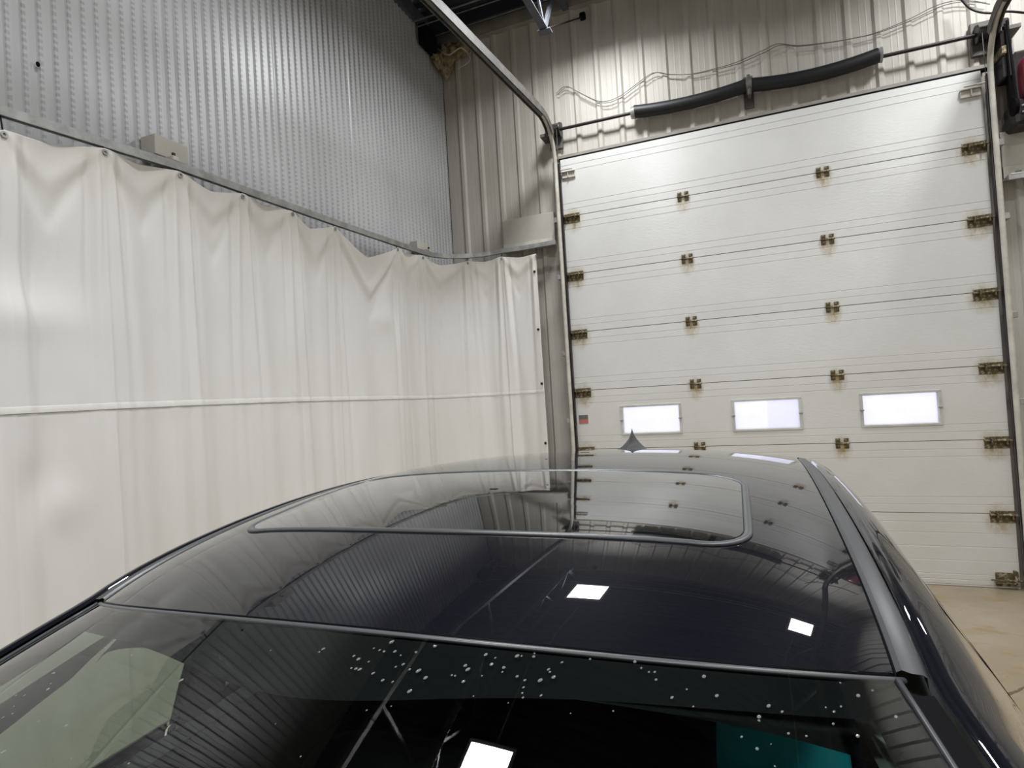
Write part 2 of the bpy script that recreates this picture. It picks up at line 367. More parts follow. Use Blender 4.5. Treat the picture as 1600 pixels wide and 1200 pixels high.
# angle trim along the wall heads
MB().box((XL, 6.02, ZC-.015), (XR, YB, ZC+.02)).box((XL, 6.02, ZC+.02), (XR, 6.03, ZC+.2)).build('trim_4', M['trim'], kind='structure', label='dull steel angle along the top of the door wall')
MB().box((XL-.02, YF, ZC-.01), (XL+.03, YB, ZC+.03)).box((XL-.02, YF, ZC+.02), (XL, YB, ZC+.2)).build('trim_5', M['steel'], kind='structure', label='steel angle along the top of the left wall')

# open-web roof joist near the door wall
def joist(x, ye, zb, lab):
    t = empty('roof_joist', (x, ye, zb), label=lab, cat='roof joist', group=None)
    L = [(-.035, 0), (-.035, .005), (-.004, .005), (-.004, .045), (.004, .045), (.004, .005), (.035, .005), (.035, 0)]
    MB().sweep([(x, YF, zb), (x, ye, zb)], L, closed=True).build('bottom_chord', M['steel'], t)
    MB().sweep([(x, YF, ZC-.02), (x, 6.05, ZC-.02)], L, closed=True).build('top_chord', M['steel'], t)
    y = ye-.03; up = True
    MB().sweep([(x, y, zb+.01), (x, y+.45, ZC)], [(-.025, -.012), (.025, -.012), (.025, .012), (-.025, .012)], up=(1, 0, 0), closed=True).build('end_diagonal', M['steel'], t)
    n = 0
    while y-.45 > YF+.1:
        a = (x, y, zb+.01 if up else ZC-.01); b = (x, y-.45, ZC-.01 if up else zb+.01)
        MB().sweep([a, b], [(-.017, -.01), (.017, -.01), (.017, .01), (-.017, .01)], up=(1, 0, 0), closed=True).build('web_bar', M['steel'], t); y -= .45; up = not up
    MB().box((x-.06, ye-.06, zb-.012), (x+.06, ye+.03, zb+.0)).build('end_plate', M['steel'], t)
    return t
joist(.155, 5.25, 5.17, 'grey-blue steel roof joist above the left door track')
br = empty('bridging_rod', (.32, 5.9, 5.6), label='thin dark brace rod from the roof joist to a black anchor on the door wall', cat='brace')
MB().tube([(.18, 5.24, 5.19), (.33, 6.05, 5.72)], .008, 8).build('rod', M['darkst'], br)
MB().box((.30, 6.02, 5.69), (.36, 6.075, 5.76), .01).build('anchor', M['black'], br)

# ================================================================ lamps
def make_lamp(i, x, y):
    t = empty('led_panel_light', (x, y, LAMP_Z), label=None, cat='ceiling light', group='square LED panels under the roof')
    t['label'] = ('square white LED panel light, left row, ' if x < 2 else 'square white LED panel light, right row, ')+('nearest the overhead door', 'second from the overhead door', 'third from the overhead door', 'farthest from the overhead door')[i//2]
    h = LAMP_SIZE/2
    f = MB()
    for a, b in (((x-h-.03, y-h-.03), (x+h+.03, y-h)), ((x-h-.03, y+h), (x+h+.03, y+h+.03)), ((x-h-.03, y-h), (x-h, y+h)), ((x+h, y-h), (x+h+.03, y+h))): f.box((*a, LAMP_Z-.01), (*b, LAMP_Z+.03))
    f.build('frame', M['white'], t)
    MB().box((x-h-.02, y-h-.02, LAMP_Z+.03), (x+h+.02, y+h+.02, LAMP_Z+.08), .01).build('housing', M['plastic'], t)
    MB().box((x-h, y-h, LAMP_Z+.004), (x+h, y+h, LAMP_Z+.02)).build('diffuser', M['led'], t)
    for dx in (-.2, .2): MB().tube([(x+dx, y, LAMP_Z+.08), (x+dx, y, ZC+.1)], .004, 6).build('hanger', M['wire'], t)
    ld = bpy.data.lights.new('led', 'AREA'); ld.shape = 'SQUARE'; ld.size = LAMP_SIZE; ld.spread = math.radians(155); ld.energy = LAMP_POW*(.78 if y > 4 else 1.08); ld.color = (.97, .985, 1.0)
    lo = link(bpy.data.objects.new('led', ld)); lo.location = (0, 0, -.002); lo.parent = t
for i, (x, y) in enumerate(LAMPS): make_lamp(i, x, y)
# conduits under the roof
def conduit(path, r, lab, m='galv'):
    o = MB().tube(path, r, 8).build('conduit', M[m], smooth=True); return tag(o, lab, 'conduit')
conduit([(XL+.03, 5.42, 5.80), (XR-.03, 5.42, 5.80)], .009, 'thin pale conduit across the dark roof, nearer the camera of the parallel ones')
conduit([(XL+.03, 5.50, 5.79), (XR-.03, 5.50, 5.79)], .007, 'thin pale conduit across the dark roof, middle one of three')
conduit([(XL+.03, 5.74, 5.80), (XR-.03, 5.70, 5.80)], .006, 'thin pale conduit across the dark roof, the one closest to the door wall')
conduit([(.54, 4.6, 5.78), (.54, YF+.1, 5.72)], .012, 'straight grey conduit running along the left row of panel lights')
conduit([(3.92, 4.6, 5.78), (3.92, YF+.1, 5.72)], .012, 'straight grey conduit running along the right row of panel lights')

# ================================================================ overhead door
dr = empty('door_1', (0, 6.01, 0), kind='structure', label='white sectional overhead door with rusty hinges and a row of three windows')
YD = 6.01
WIN = [(.463, 1.061), (1.526, 2.125), (2.588, 3.19)]; WZ = (1.35, 1.655)
def sec_profile(k):
    """front profile (z, depth) of section k counted from the top; depth>0 = towards the outside"""
    z1 = (7-k)*SEC; z0 = z1-SEC; g = []
    offs = [.072, .135, SEC-.135, SEC-.072] if k < 6 else [.055, .10, .215, .33, .445, SEC-.075]
    pr = [(z0+.0015, .008), (z0+.004, .0005)]
    for o in sorted(offs): pr += [(z0+o-.0035, 0), (z0+o-.001, .003), (z0+o+.001, .003), (z0+o+.0035, 0)]
    pr += [(z1-.004, .0005), (z1-.0015, .008)]
    return pr
for k in range(7):
    pr = sec_profile(k); m = MB()
    segs = [(0, DW, None)]
    if k == 4:
        segs = []; x = 0
        for a, b in WIN: segs += [(x, a+.02, None), (a+.02, b-.02, 'w')]; x = b-.02
        segs.append((x, DW, None))
    for xa, xb, w in segs:
        parts = [pr]
        if w:
            parts = [[p for p in pr if p[0] < WZ[0]+.02]+[(WZ[0]+.02, 0)], [(WZ[1]-.02, 0)]+[p for p in pr if p[0] > WZ[1]-.02]]
        for q in parts: m.grid([[(xa, YD+d, z), (xb, YD+d, z)] for z, d in q], flip=True)
    z0, z1 = pr[0][0], pr[-1][0]
    m.grid([[(0, YD+.008, z0), (0, YD+.045, z0)], [(0, YD+.0, z1), (0, YD+.045, z1)]]); m.grid([[(DW, YD+.008, z0), (DW, YD+.045, z0)], [(DW, YD, z1), (DW, YD+.045, z1)]], flip=True)
    for z, fl in ((z0, True), (z1, False)): m.grid([[(0, YD+.008, z), (DW, YD+.008, z)], [(0, YD+.045, z), (DW, YD+.045, z)]], flip=fl)
    if k == 4:
        for xa, xb, w in segs:
            if not w: m.grid([[(xa, YD+.045, z0), (xb, YD+.045, z0)], [(xa, YD+.045, z1), (xb, YD+.045, z1)]])
            else:
                m.grid([[(xa, YD+.045, z0), (xb, YD+.045, z0)], [(xa, YD+.045, WZ[0]+.02), (xb, YD+.045, WZ[0]+.02)]]); m.grid([[(xa, YD+.045, WZ[1]-.02), (xb, YD+.045, WZ[1]-.02)], [(xa, YD+.045, z1), (xb, YD+.045, z1)]])
    else: m.grid([[(0, YD+.045, z0), (DW, YD+.045, z0)], [(0, YD+.045, z1), (DW, YD+.045, z1)]])
    OFF[dr.name] = Vector((0, 6.01, 0)); o = m.build('door_section', M['door'], dr)
for k in range(1, 7): MB().box((.004, YD+.014, (7-k)*SEC-.012), (DW-.004, YD+.044, (7-k)*SEC+.012)).build('seam_light_stop', M['sealbot'], dr)  # strips added behind the seams to block daylight leaking between sections
for wi, (a, b) in enumerate(WIN):
    f = MB(); y0, y1 = YD-.008, YD+.05; za, zb = WZ; w = .022
    f.box((a, y0, za), (b, y1, za+w), .003); f.box((a, y0, zb-w), (b, y1, zb), .003); f.box((a, y0, za+w), (a+w, y1, zb-w)); f.box((b-w, y0, za+w), (b, y1, zb-w))
    fr = f.build('window_frame', M['frame'], dr)
    MB().box((a+w, YD+.035, za+w), (b-w, YD+.039, zb-w)).build('pane', M['pane'], fr)
    for xx in (a+.012, b-.012): MB().box((xx-.016, YD-.016, (za+zb)/2-.005), (xx+.016, YD-.008, (za+zb)/2+.005)).build('clip', M['plastic'], fr)
# centre hinges
hm = MB(); hm.box((-.052, -.006, .006), (-.014, 0, .045)); hm.box((.014, -.006, .006), (.052, 0, .045)); hm.box((-.052, -.006, -.045), (-.014, 0, -.006)); hm.box((.014, -.006, -.045), (.052, 0, -.006)); hm.box((-.05, -.012, -.007), (.05, -.002, .010))
hm.tube([(-.055, -.012, 0), (.055, -.012, 0)], .007, 8)
for sx in (-.033, .033):
    for sz in (-.03, .03): hm.box((sx-.007, -.011, sz-.006), (sx+.007, -.004, sz+.006))
first = None
for k in range(1, 7):
    for x in (1.213, 2.428):
        if first is None: OFF.pop('x', None); first = hm.build('hinge', M['rust']); first.parent = dr; o = first
        else: o = link(first.copy()); o.parent = dr
        o.location = (x, 0, (7-k)*SEC-.002)
# end hinges with rollers
hs = MB(); hs.box((-.085, -.006, .004), (.085, 0, .032)); hs.box((-.085, -.006, -.062), (.085, 0, -.005)); hs.tube([(-.16, -.035, 0), (.085, -.018, 0)], .008, 8)
hs.box((-.06, -.05, -.03), (-.054, 0, .02)); hs.box((.04, -.05, -.03), (.046, 0, .02)); hs.tube([(-.09, -.014, .001), (.09, -.014, .001)], .009, 8)
for sx in (-.06, 0, .06):
    for sz in (-.04, .02): hs.box((sx-.008, -.012, sz-.007), (sx+.008, -.004, sz+.007))
hs2 = MB(); hs2.v = [(-x, y, z) for x, y, z in hs.v]; hs2.f = [f[::-1] for f in hs.f]
ol = hs.build('end_hinge', M['rust']); orr = hs2.build('end_hinge', M['rust'])
for k in range(1, 7):
    for src, x in ((ol, .087), (orr, 3.548)):
        o = src if k == 1 else link(src.copy()); o.parent = dr; o.location = (x, 0, (7-k)*SEC-.008)
rl = MB().lathe([(-.013, 0), (-.013, .02), (-.008, .025), (.008, .025), (.013, .02), (.013, 0)], 'x', n=16).build('roller', M['galv'], smooth=30)
for k in range(1, 7):
    for x in (-.055, 3.69):
        o = rl if (k == 1 and x < 0) else link(rl.copy()); o.parent = dr; o.location = (x, -.04, (7-k)*SEC-.008)
# top and bottom brackets
for s, x in ((1, .085), (-1, 3.548)):
    m = MB(); m.box((x-.07, YD-.022, 4.055), (x+.07, YD, 4.115), .004); m.box((x-.075, YD-.045, 4.115), (x+.07, YD-.0, 4.121)); m.tube([(x-.15*s, YD-.05, 4.14), (x+.05*s, YD-.04, 4.14)], .008, 8); m.box((x-.004, YD-.04, 4.06), (x+.004, YD, 4.12))
    m.build('top_bracket', M['cream'], dr, label='cream painted top roller bracket')
    m = MB(); m.box((x-.08, YD-.012, .02), (x+.07, YD, .13)); m.box((x-.09, YD-.05, .05), (x+.05, YD, .06)); m.box((x-.05*s-.01, YD-.05, .03), (x-.05*s+.01, YD, .15)); m.tube([(x-.15*s, YD-.04, .075), (x+.12*s, YD-.04, .075)], .008, 8)
    m.build('bottom_bracket', M['rust'], dr, label='heavily rusted bottom bracket')
MB().tube([(0.0, YD+.02, .018), (DW, YD+.02, .018)], .02, 10).build('bottom_seal', M['sealbot'], dr)
MB().box((.028, YD-.0035, 1.485), (.125, YD-.0015, 1.530)).build('sticker', M['sticker_red'], dr, label='small weathered red and dark sticker')
MB().box((.028, YD-.0035, 1.5305), (.125, YD-.0015, 1.575)).build('sticker_print', M['sticker_dark'], dr)
# outside
MB().box((-20, 6.5, -.25), (24, 40, -.2)).build('ground_outside', M['outside'], kind='structure')
MB().box((1.9, 9.0, -.2), (2.5, 9.4, 1.62), .03).build('utility_cabinet', M['plastic'], label='blurred grey block outside, behind the middle door window', cat='cabinet')

# ================================================================ door tracks
def door_track(xc, s, lab, far):
    """s=+1: track on the left of the door, -1 on the right. far: end point of the horizontal run"""
    t = empty('door_track', (xc, 5.97, 0), label=lab, cat='door track')
    yt = 5.93; r = .38; zt = 4.20
    up = [(xc, yt, 0.02), (xc, yt, 1.4), (xc, yt, 2.8), (xc, yt, zt)]
    cv = [(xc, yt-r*(1-math.cos(a)), zt+r*math.sin(a)) for a in [math.radians(q) for q in (0, 15, 30, 45, 60, 75, 90)]]
    # white painted outer lip
    MB().tube(up, .021, 12, up=(0, 1, 0)).build('vertical_lip', M['cream'], t, smooth=50)
    MB().tube(cv, .021, 12, up=(1, 0, 0)).build('curved_lip', M['cream'], t, smooth=50)
    C = lambda sc: [(.03*sc, -.035), (.035*sc, -.035), (.035*sc, .035), (-.02*sc, .035), (-.02*sc, .03), (.03*sc, .03)]
    MB().box((xc+s*.018-.006, yt+.005, 0.0), (xc+s*.018+.022, yt+.05, zt)).build('vertical_channel', M['darkst'], t)
    MB().box((xc-.06 if s > 0 else xc, YB-.05, .1), (xc if s > 0 else xc+.06, YB-.03, zt-.1)).build('wall_angle', M['galv'], t)
    # horizontal run with C profile, follows the roof back over the bay
    e = cv[-1]; n = 14; path = [tuple(lerp(e[i], far[i], j/n) for i in range(3)) for j in range(n+1)]
    path2 = cv[3:]+path[1:]
    w = .034
    MB().sweep(path2, [(-w, -w), (-w+.004, -w), (-w+.004, w-.004), (w-.004, w-.004), (w-.004, -w), (w, -w), (w, w), (-w, w)], closed=True, up=(0, 0, 1) if False else (0, 0.2, 1)).build('horizontal_channel', M['dirty'], t)
    MB().tube([(a+s*.0, b, c-.012) for a, b, c in path], .020, 10).build('horizontal_lip', M['dirty'], t, smooth=50)
    MB().sweep([(a-s*.045, b, c+.05) for a, b, c in path], [(-.03, 0), (.03, 0), (.03, .004), (-.026, .004), (-.026, .06), (-.03, .06)], closed=True).build('stiffening_angle', M['dirty'], t)
    m = MB(); m.box((xc-s*.11-.03, yt-.03, 4.50), (xc-s*.11+.10, YB-.02, 4.53)); m.box((xc-.08, YB-.06, 4.40), (xc+.06, YB-.02, 4.68), .005); m.build('flag_bracket', M['dirty'], t)
    for z in (.5, 1.5, 2.2, 3.0, 3.6): MB().box((xc-s*.03-.03, yt+.01, z), (xc-s*.03+.03, YB-.03, z+.05), .003).build('jamb_bracket', M['galv'], t)
    for j in (6, 12):
        p = path[j]; MB().box((p[0]-.01-s*.05, p[1]-.015, p[2]), (p[0]+.01-s*.05, p[1]+.015, ZC+.05)).build('hanger', M['galv'], t)
    return t
door_track(-.03, 1, 'left overhead door track, cream jamb lip and dull steel run under the roof', (-.30, 1.0, 4.50))
door_track(3.67, -1, 'right overhead door track, cream lip up the jamb at the right edge of the photo', (3.80, 1.0, 4.75))

# ================================================================ torsion shaft
ts = empty('torsion_shaft_assembly', (1.87, 5.95, 4.57), label='dark torsion shaft with two sagging black springs above the overhead door', cat='torsion spring')
ZS, YS = 4.585, 6.0
MB().tube([(-.14, YS, ZS), (3.80, YS, ZS-.03)], .016, 12).build('shaft', M['darkst'], ts, smooth=50)
def spring(xa, xb, sag):
    m = MB(); n = 150; path = []; sc = []
    for i in range(n+1):
        u = i/n; path.append((lerp(xa, xb, u), YS-.005, lerp(ZS, ZS-.0, u)-.0075*xa/2-sag*4*u*(1-u))); sc.append(1.0 if i % 2 else .955)
    m.tube(path, .064, 14, scale=sc); return m
spring(.80, 1.85, .035).build('spring', M['spring'], ts, smooth=True)
spring(1.89, 2.92, .045).build('spring', M['spring'], ts, smooth=True)
for x in (.79, 2.925): MB().lathe([(-.02, .015), (-.02, .055), (.02, .065), (.02, .015)], 'x', (x, YS-.005, ZS-.01), 18).build('winding_cone', M['galv'], ts, smooth=30)
m = MB(); m.box((1.855, 5.94, 4.47), (1.885, YB-.02, 4.66), .005); m.box((1.83, YB-.03, 4.40), (1.91, YB-.01, 4.70)); m.lathe([(-.025, .0), (-.025, .07), (.025, .07), (.025, 0)], 'x', (1.87, YS-.005, ZS-.015), 18); m.build('centre_bracket', M['dirty'], ts, smooth=30)
for x, s in ((-.02, 1), (3.66, -1)):
    pr = [(-.05, .014), (-.05, .075), (-.042, .078), (-.036, .062)]
    for j in range(6): pr += [(-.03+j*.011, .060), (-.0245+j*.011, .056)]
    pr += [(.04, .062), (.045, .078), (.052, .075), (.052, .014)]
    dm = MB().lathe(pr, 'x', (x, YS, ZS-.005 if s > 0 else ZS-.03), 24).build('cable_drum', M['darkst'], ts, smooth=25)
    MB().box((x-s*.075-.006, 5.87, ZS-.10), (x-s*.075+.006, YB-.02, ZS+.09), .003).build('bearing_plate', M['darkst'], ts)
    MB().tube([(x+.02*s, YS-.055, ZS-.02), (x+.01*s, 5.95, 3.0), (x+.015*s, 5.96, .08)], .0025, 6).build('lift_cable', M['wire'], ts)

# ================================================================ curtain track and curtain (left)
# track path: along the left wall, round the corner, to the door track
def path_track(n=14):
    p = [(-1.19, -7.5, 3.15), (-1.19, 0.5, 3.155), (-1.19, 1.5, 3.168), (-1.19, 2.0, 3.195), (-1.19, 2.4, 3.218), (-1.19, 2.84, 3.225), (-1.19, 3.3, 3.232), (-1.19, 3.75, 3.24), (-1.19, 4.6, 3.262), (-1.19, 5.05, 3.275)]
    c = (-.64, 5.12); r = .55
    for a in range(10, 91, 10):
        q = math.radians(a); p.append((c[0]-r*math.cos(q), c[1]+.62*math.sin(q), 3.275+.06*a/90))
    p += [(-.35, 5.745, 3.335), (-.03, 5.76, 3.345)]
    return [Vector(x) for x in p]
TP = path_track()
ct = empty('curtain_track', (-1.19, 2.5, 3.26), label='grey curtain track running along the left wall and bending round the corner', cat='curtain track')
MB().sweep(TP, [(-.016, -.022), (-.005, -.022), (-.005, -.018), (-.012, -.018), (-.012, .018), (.012, .018), (.012, -.018), (.005, -.018), (.005, -.022), (.016, -.022), (.016, .022), (-.016, .022)], closed=True).build('rail', M['galv'], ct)
MB().sweep([p-Vector((0, 0, .012)) for p in TP], [(-.004, -.004), (.004, -.004), (.004, .004), (-.004, .004)], closed=True).build('slot', M['black'], ct)
for y in (-4, -1.5, .8, 2.38, 5.22):
    m = MB(); bz = interp(y, [-7.5, 1.5, 2.4, 5.2], [3.15, 3.168, 3.217, 3.285]); m.box((-1.35, y-.02, bz+.022), (-1.17, y+.02, bz+.05), .004); m.build('wall_bracket', M['cream'], ct)
    MB().tube([(-1.19, y, bz+.05), (-1.19, y, bz+.07)], .01, 8).build('bolt', M['darkst'], ct)
# blocks and boards that carry the track
def block(a, b, lab, ledge=True, cat='mounting board'):
    t = empty('mounting_board', ((a[0]+b[0])/2, (a[1]+b[1])/2, a[2]), label=lab, cat=cat)
    MB().box(a, b, .004).build('board', M['board'], t); return t
block((-1.355, 2.31, 3.27), (-1.24, 2.52, 3.385), 'small cream mounting block on the left wall above the curtain track')
block((-1.355, 5.14, 3.33), (-1.27, 5.34, 3.42), 'small cream mounting block on the left wall close to the corner')
t = block((-.705, 6.03, 3.46), (-.115, 6.075, 3.745), 'wide white board on the door wall just left of the overhead door')
MB().box((-.705, 5.90, 3.385), (-.115, 6.05, 3.392)).box((-.705, 6.02, 3.385), (-.115, 6.03, 3.47)).build('angle_bracket', M['cream'], t)
for x in (-.56, -.17): MB().box((x-.02, 5.98, 3.395), (x+.02, 6.02, 3.42), .004).build('bolt', M['dirty'], t)
t = block((3.735, 6.03, 3.44), (4.35, 6.075, 3.73), 'wide white board on the door wall right of the overhead door')
MB().box((3.735, 5.88, 3.335), (4.35, 6.05, 3.345)).box((3.735, 6.02, 3.34), (4.35, 6.03, 3.44)).build('angle_bracket', M['cream'], t)
for x in (3.80, 3.86): MB().box((x-.018, 5.92, 3.346), (x+.018, 5.95, 3.37), .004).build('bolt', M['steel'], t)
rt = empty('curtain_track', (4.2, 5.85, 3.32), label='short grey curtain track on the door wall right of the overhead door', cat='curtain track')
MB().sweep([(3.72, 5.9, 3.318), (4.4, 5.88, 3.318), (4.75, 5.7, 3.318), (4.92, 5.3, 3.318), (4.93, 3, 3.318), (4.93, -7, 3.318)], [(-.016, -.022), (.016, -.022), (.016, .022), (-.016, .022)], closed=True).build('rail', M['galv'], rt)

# arc-length table of the path the curtain hangs on
dense = []
for a, b in zip(TP[:-1], TP[1:]):
    n = max(1, int((b-a).length/.01)); dense += [a.lerp(b, i/n) for i in range(n)]
dense.append(TP[-1]); S_ = [0]
for a, b in zip(dense[:-1], dense[1:]): S_.append(S_[-1]+(b-a).length)
DX = [p.x for p in dense]; DY = [p.y for p in dense]; DZ = [p.z for p in dense]
S_ = np.array(S_); DX = np.array(DX); DY = np.array(DY); DZ = np.array(DZ)
def at(s): return Vector((interp(s, S_, DX), interp(s, S_, DY), interp(s, S_, DZ)))
def s_of_y(y): return interp(y, DY[:len(DY)-60], S_[:len(S_)-60])
def s_of(x, y): return S_[min(range(len(dense)), key=lambda i: (dense[i].x-x)**2+(dense[i].y-y)**2)]
hooks = [(s_of(-1.19, -3.2), .06, .10), (s_of(-1.19, -2.7), .06, .10), (s_of(-1.19, -2.2), .06, .10), (s_of(-1.19, -1.7), .06, .10), (s_of(-1.19, -1.2), .06, .10), (s_of(-1.19, -.7), .06, .1), (s_of(-1.19, -.2), .06, .1), (s_of(-1.19, .3), .06, .1), (s_of(-1.19, .75), .08, .1), (s_of(-1.19, 1.15), .10, .06), (s_of(-1.19, 1.55), .085, .012),
         (s_of(-1.19, 1.985), .030, .008), (s_of(-1.19, 2.405), .032, .045), (s_of(-1.19, 2.838), .032, .006), (s_of(-1.19, 3.282), .034, .065), (s_of(-1.19, 3.741), .034, .17), (s_of(-1.19, 4.613), .036, .012),
         (s_of(-1.185, 5.064), .038, .05), (s_of(-.95, 5.60), .055, .02), (s_of(-.62, 5.74), .06, .02), (s_of(-.245, 5.75), .085, 0)]
HS = [h[0] for h in hooks]
rnd = [(random.random(), random.random(), random.random()) for _ in hooks]
FR = {}
def frame(s):
    if s not in FR:
        FR[s] = (at(s), (at(s+.02)-at(s-.02)).normalized() if s+.02 < S_[-1] else (at(s)-at(s-.03)).normalized())
    return FR[s]
def curtain_point(s, v):
    i = min(max(np.searchsorted(HS, s, side='right')-1, 0), len(HS)-2); a, b = HS[i], HS[i+1]; u = (s-a)/(b-a); wd = b-a
    dz = lerp(hooks[i][1], hooks[i+1][1], u); sag = hooks[i][2]
    base, tang = frame(s)
    nrm = Vector((tang.y, -tang.x, 0))          # towards the room
    tri = 1-abs(2*u-1); zt = base.z-dz-sag*(tri**.8)
    z = zt+(0.06-zt)*v; h = zt-z
    A = .010*math.exp(-h/.9)+.007
    # ridge below every hook, hollow between
    d = A*(math.cos(2*math.pi*u))+.006*math.cos(4*math.pi*u+rnd[i][2]*6)*(1-math.exp(-h/.5))
    # sharp pleats fanning from the hook
    for q in (0, 1):
        du = (u if q == 0 else 1-u)*wd; dd = du-.035-.03*min(h, 1.2)
        d += .018*math.exp(-(dd/(.014+.012*h))**2)*math.exp(-h/2.2)*(1-math.exp(-h/.08))
        dd = du-.075-.015*min(h, 1.2); d -= .018*math.exp(-(dd/(.016+.014*h))**2)*math.exp(-h/2.6)*(1-math.exp(-h/.08))
    # swags between hooks (V shaped folds)
    Hs = (.14+.16*rnd[i][0]); cc = .5+.16*(rnd[i][2]-.5); vv = 1-(abs(u-cc)/(cc if u < cc else 1-cc)); vv = vv if vv < .88 else .88+.12*(1-math.exp(-(vv-.88)/.12)); line = Hs*vv
    d += (.016*(wd/.45))*(math.exp(-((h-line)/(.022+.05*vv))**2)-.5*math.exp(-((h-line-.06)/(.03+.05*vv))**2))*max(vv, 0)**.5
    line = (Hs+.17+.1*rnd[i][1])*vv; d -= .010*math.exp(-((h-line)/.05)**2)*tri
    big = math.exp(-h/.28)*tri; d += .012*big*(1 if rnd[i][1] > .35 else -1)
    # long soft undulation, growing downward
    d += .014*math.sin(s*5.3+1.2)*(1-math.exp(-h/.8))+.006*math.sin(s*12.7+.6*math.sin(z*1.4))*(1-math.exp(-h/.6))
    # creases that lean
    d += .005*math.sin(s*23+z*3.1)*math.exp(-((z-1.4)/1.2)**2)
    # pushed dents near the left of the picture
    for (cs, cz, rs, rz, am) in ((s_of_y(1.60), 2.52, .30, .22, -.05), (s_of_y(1.58), 2.30, .25, .09, .03), (s_of_y(1.72), 1.45, .10, .10, .03), (s_of_y(1.62), 1.52, .07, .16, -.035), (s_of_y(4.35), 2.55, .12, .10, .03), (s_of_y(4.5), 2.62, .05, .22, -.03)):
        d += am*.6*math.exp(-((s-cs)/rs)**2-((z-cz)/rz)**2)
    if abs(z-1.885) < .012: d += .003
    return base.x+nrm.x*d, base.y+nrm.y*d, z
cu = empty('curtain', (-1.19, 2.5, 0), label='long off-white vinyl curtain hooked under the grey track along the left wall', cat='curtain')
ns = 760; vs = [0]+[(i/70)**1.5 for i in range(1, 71)]
smin, smax = HS[0], HS[-1]; s1 = s_of_y(1.0)
ss = [lerp(smin, s1, i/120) for i in range(120)]+[lerp(s1, smax, i/ns) for i in range(ns+1)]
# make sure a row pair exists at the weld line
G = [[curtain_point(s, v) for v in vs] for s in ss]
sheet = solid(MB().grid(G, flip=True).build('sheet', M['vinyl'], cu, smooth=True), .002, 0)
def row_at_z(col, z):
    for (x0, y0, z0), (x1, y1, z1) in zip(col[:-1], col[1:]):
        if z1 <= z <= z0: t = (z0-z)/(z0-z1+1e-9); return Vector((lerp(x0, x1, t), lerp(y0, y1, t), z))
P = []
for i, c in enumerate(G):
    tg = at(min(ss[i]+.02, S_[-1]))-at(ss[i]-.02); nr = Vector((tg.y, -tg.x, 0)).normalized()
    zz = 1.885+.02*math.sin(ss[i]*.8); P.append([row_at_z(c, zz)+nr*.006, row_at_z(c, zz-.003)+nr*.0075, row_at_z(c, zz-.03)+nr*.006])
MB().grid(P, flip=True).build('weld_strip', M['vinyl'], cu, smooth=40)
for j, h in enumerate(hooks):
    if j < 8: continue
    x, y, z = curtain_point(h[0]+1e-4 if j == 0 else h[0]-1e-4, .0); b = at(h[0])
    MB().tube([(b.x, b.y, b.z-.015), (b.x+.004, b.y, (b.z+z)/2), (x, y, z-.02)], .004, 6).build('hook', M['darkst'], cu)
    MB().lathe([(-.004, .006), (-.004, .014), (.006, .014), (.006, .006)], 'x', (x+.002, y, z-.022), 14).build('grommet', M['galv'], cu)
for z in (3.07, 2.478, 1.925, 1.32, .75):
    i = len(G)-4; p = row_at_z(G[i], z); MB().sq((p.x, p.y-.012, z), (.014, .008, .014), 1, 12, 8).build('edge_grommet', M['darkst'], cu, smooth=True)

# ================================================================ wires on the door wall
WP = [(-.012, 5.00), (.10, 5.05), (.239, 4.95), (.456, 4.80), (.637, 4.80), (.80, 4.87), (1.0, 4.955), (1.15, 4.90), (1.364, 4.85), (1.6, 4.845), (1.775, 4.855), (2.0, 4.90), (2.141, 4.93), (2.3, 4.87), (2.532, 4.831), (2.75, 4.81), (2.931, 4.81), (3.173, 4.855), (3.362, 4.91), (3.498, 4.915), (3.607, 4.885), (3.72, 4.83)]
o = MB().tube(catmull([(x, 6.058, z) for x, z in WP], 5), .0032, 6).build('low_voltage_wire', M['wire'], smooth=True); tag(o, 'thin grey wire draped in waves across the door wall, upper of the pair', 'wire')
o = MB().tube(catmull([(x+.02, 6.045, z-.018-.008*math.sin(x*4)) for x, z in WP], 5), .0032, 6).build('low_voltage_wire', M['wire'], smooth=True); tag(o, 'thin grey wire draped in waves across the door wall, lower of the pair', 'wire')
o = MB().tube(catmull([(3.50, 5.95, 4.90), (3.56, 5.9, 4.74), (3.66, 5.88, 4.66), (3.8, 5.88, 4.63), (4.0, 5.9, 4.57), (4.3, 6.0, 4.6)], 8), .009, 8).build('power_cable', M['darkst'], smooth=True); tag(o, 'dark cable sagging behind the right door track near the roof', 'cable')
# opener / chain hoist at the far right edge
op = empty('chain_hoist', (3.86, 5.85, 3.66), label='black and dark red door operator at the right edge of the photo', cat='door operator')
MB().sq((3.90, 5.84, 4.05), (.085, .11, .17), .45).build('motor_housing', M['red'], op, smooth=True, label='dark red motor housing')
MB().box((3.77, 5.80, 3.70), (3.98, 6.06, 3.90), .02).box((3.80, 5.86, 3.85), (4.1, 6.06, 4.3), .02).build('gearbox', M['darkst'], op)
MB().lathe([(-.012, .0), (-.012, .07), (.012, .07), (.012, 0)], 'x', (3.775, 5.84, 3.85), 20).build('chain_wheel', M['black'], op, smooth=30)
for dy in (-.05, .05): MB().tube([(3.775, 5.84+dy, 3.85), (3.775, 5.88+dy*.5, 4.55)], .010, 6).build('chain', M['black'], op)
for z in (3.78, 3.83): MB().tube([(3.80, 5.78, z), (3.93, 5.76, z+.02)], .008, 8).build('hose', M['galv'], op, smooth=True)
bp = empty('end_bearing_bracket', (3.77, 5.9, 4.1), label='tall black bracket plate beside the right cable drum', cat='bracket')
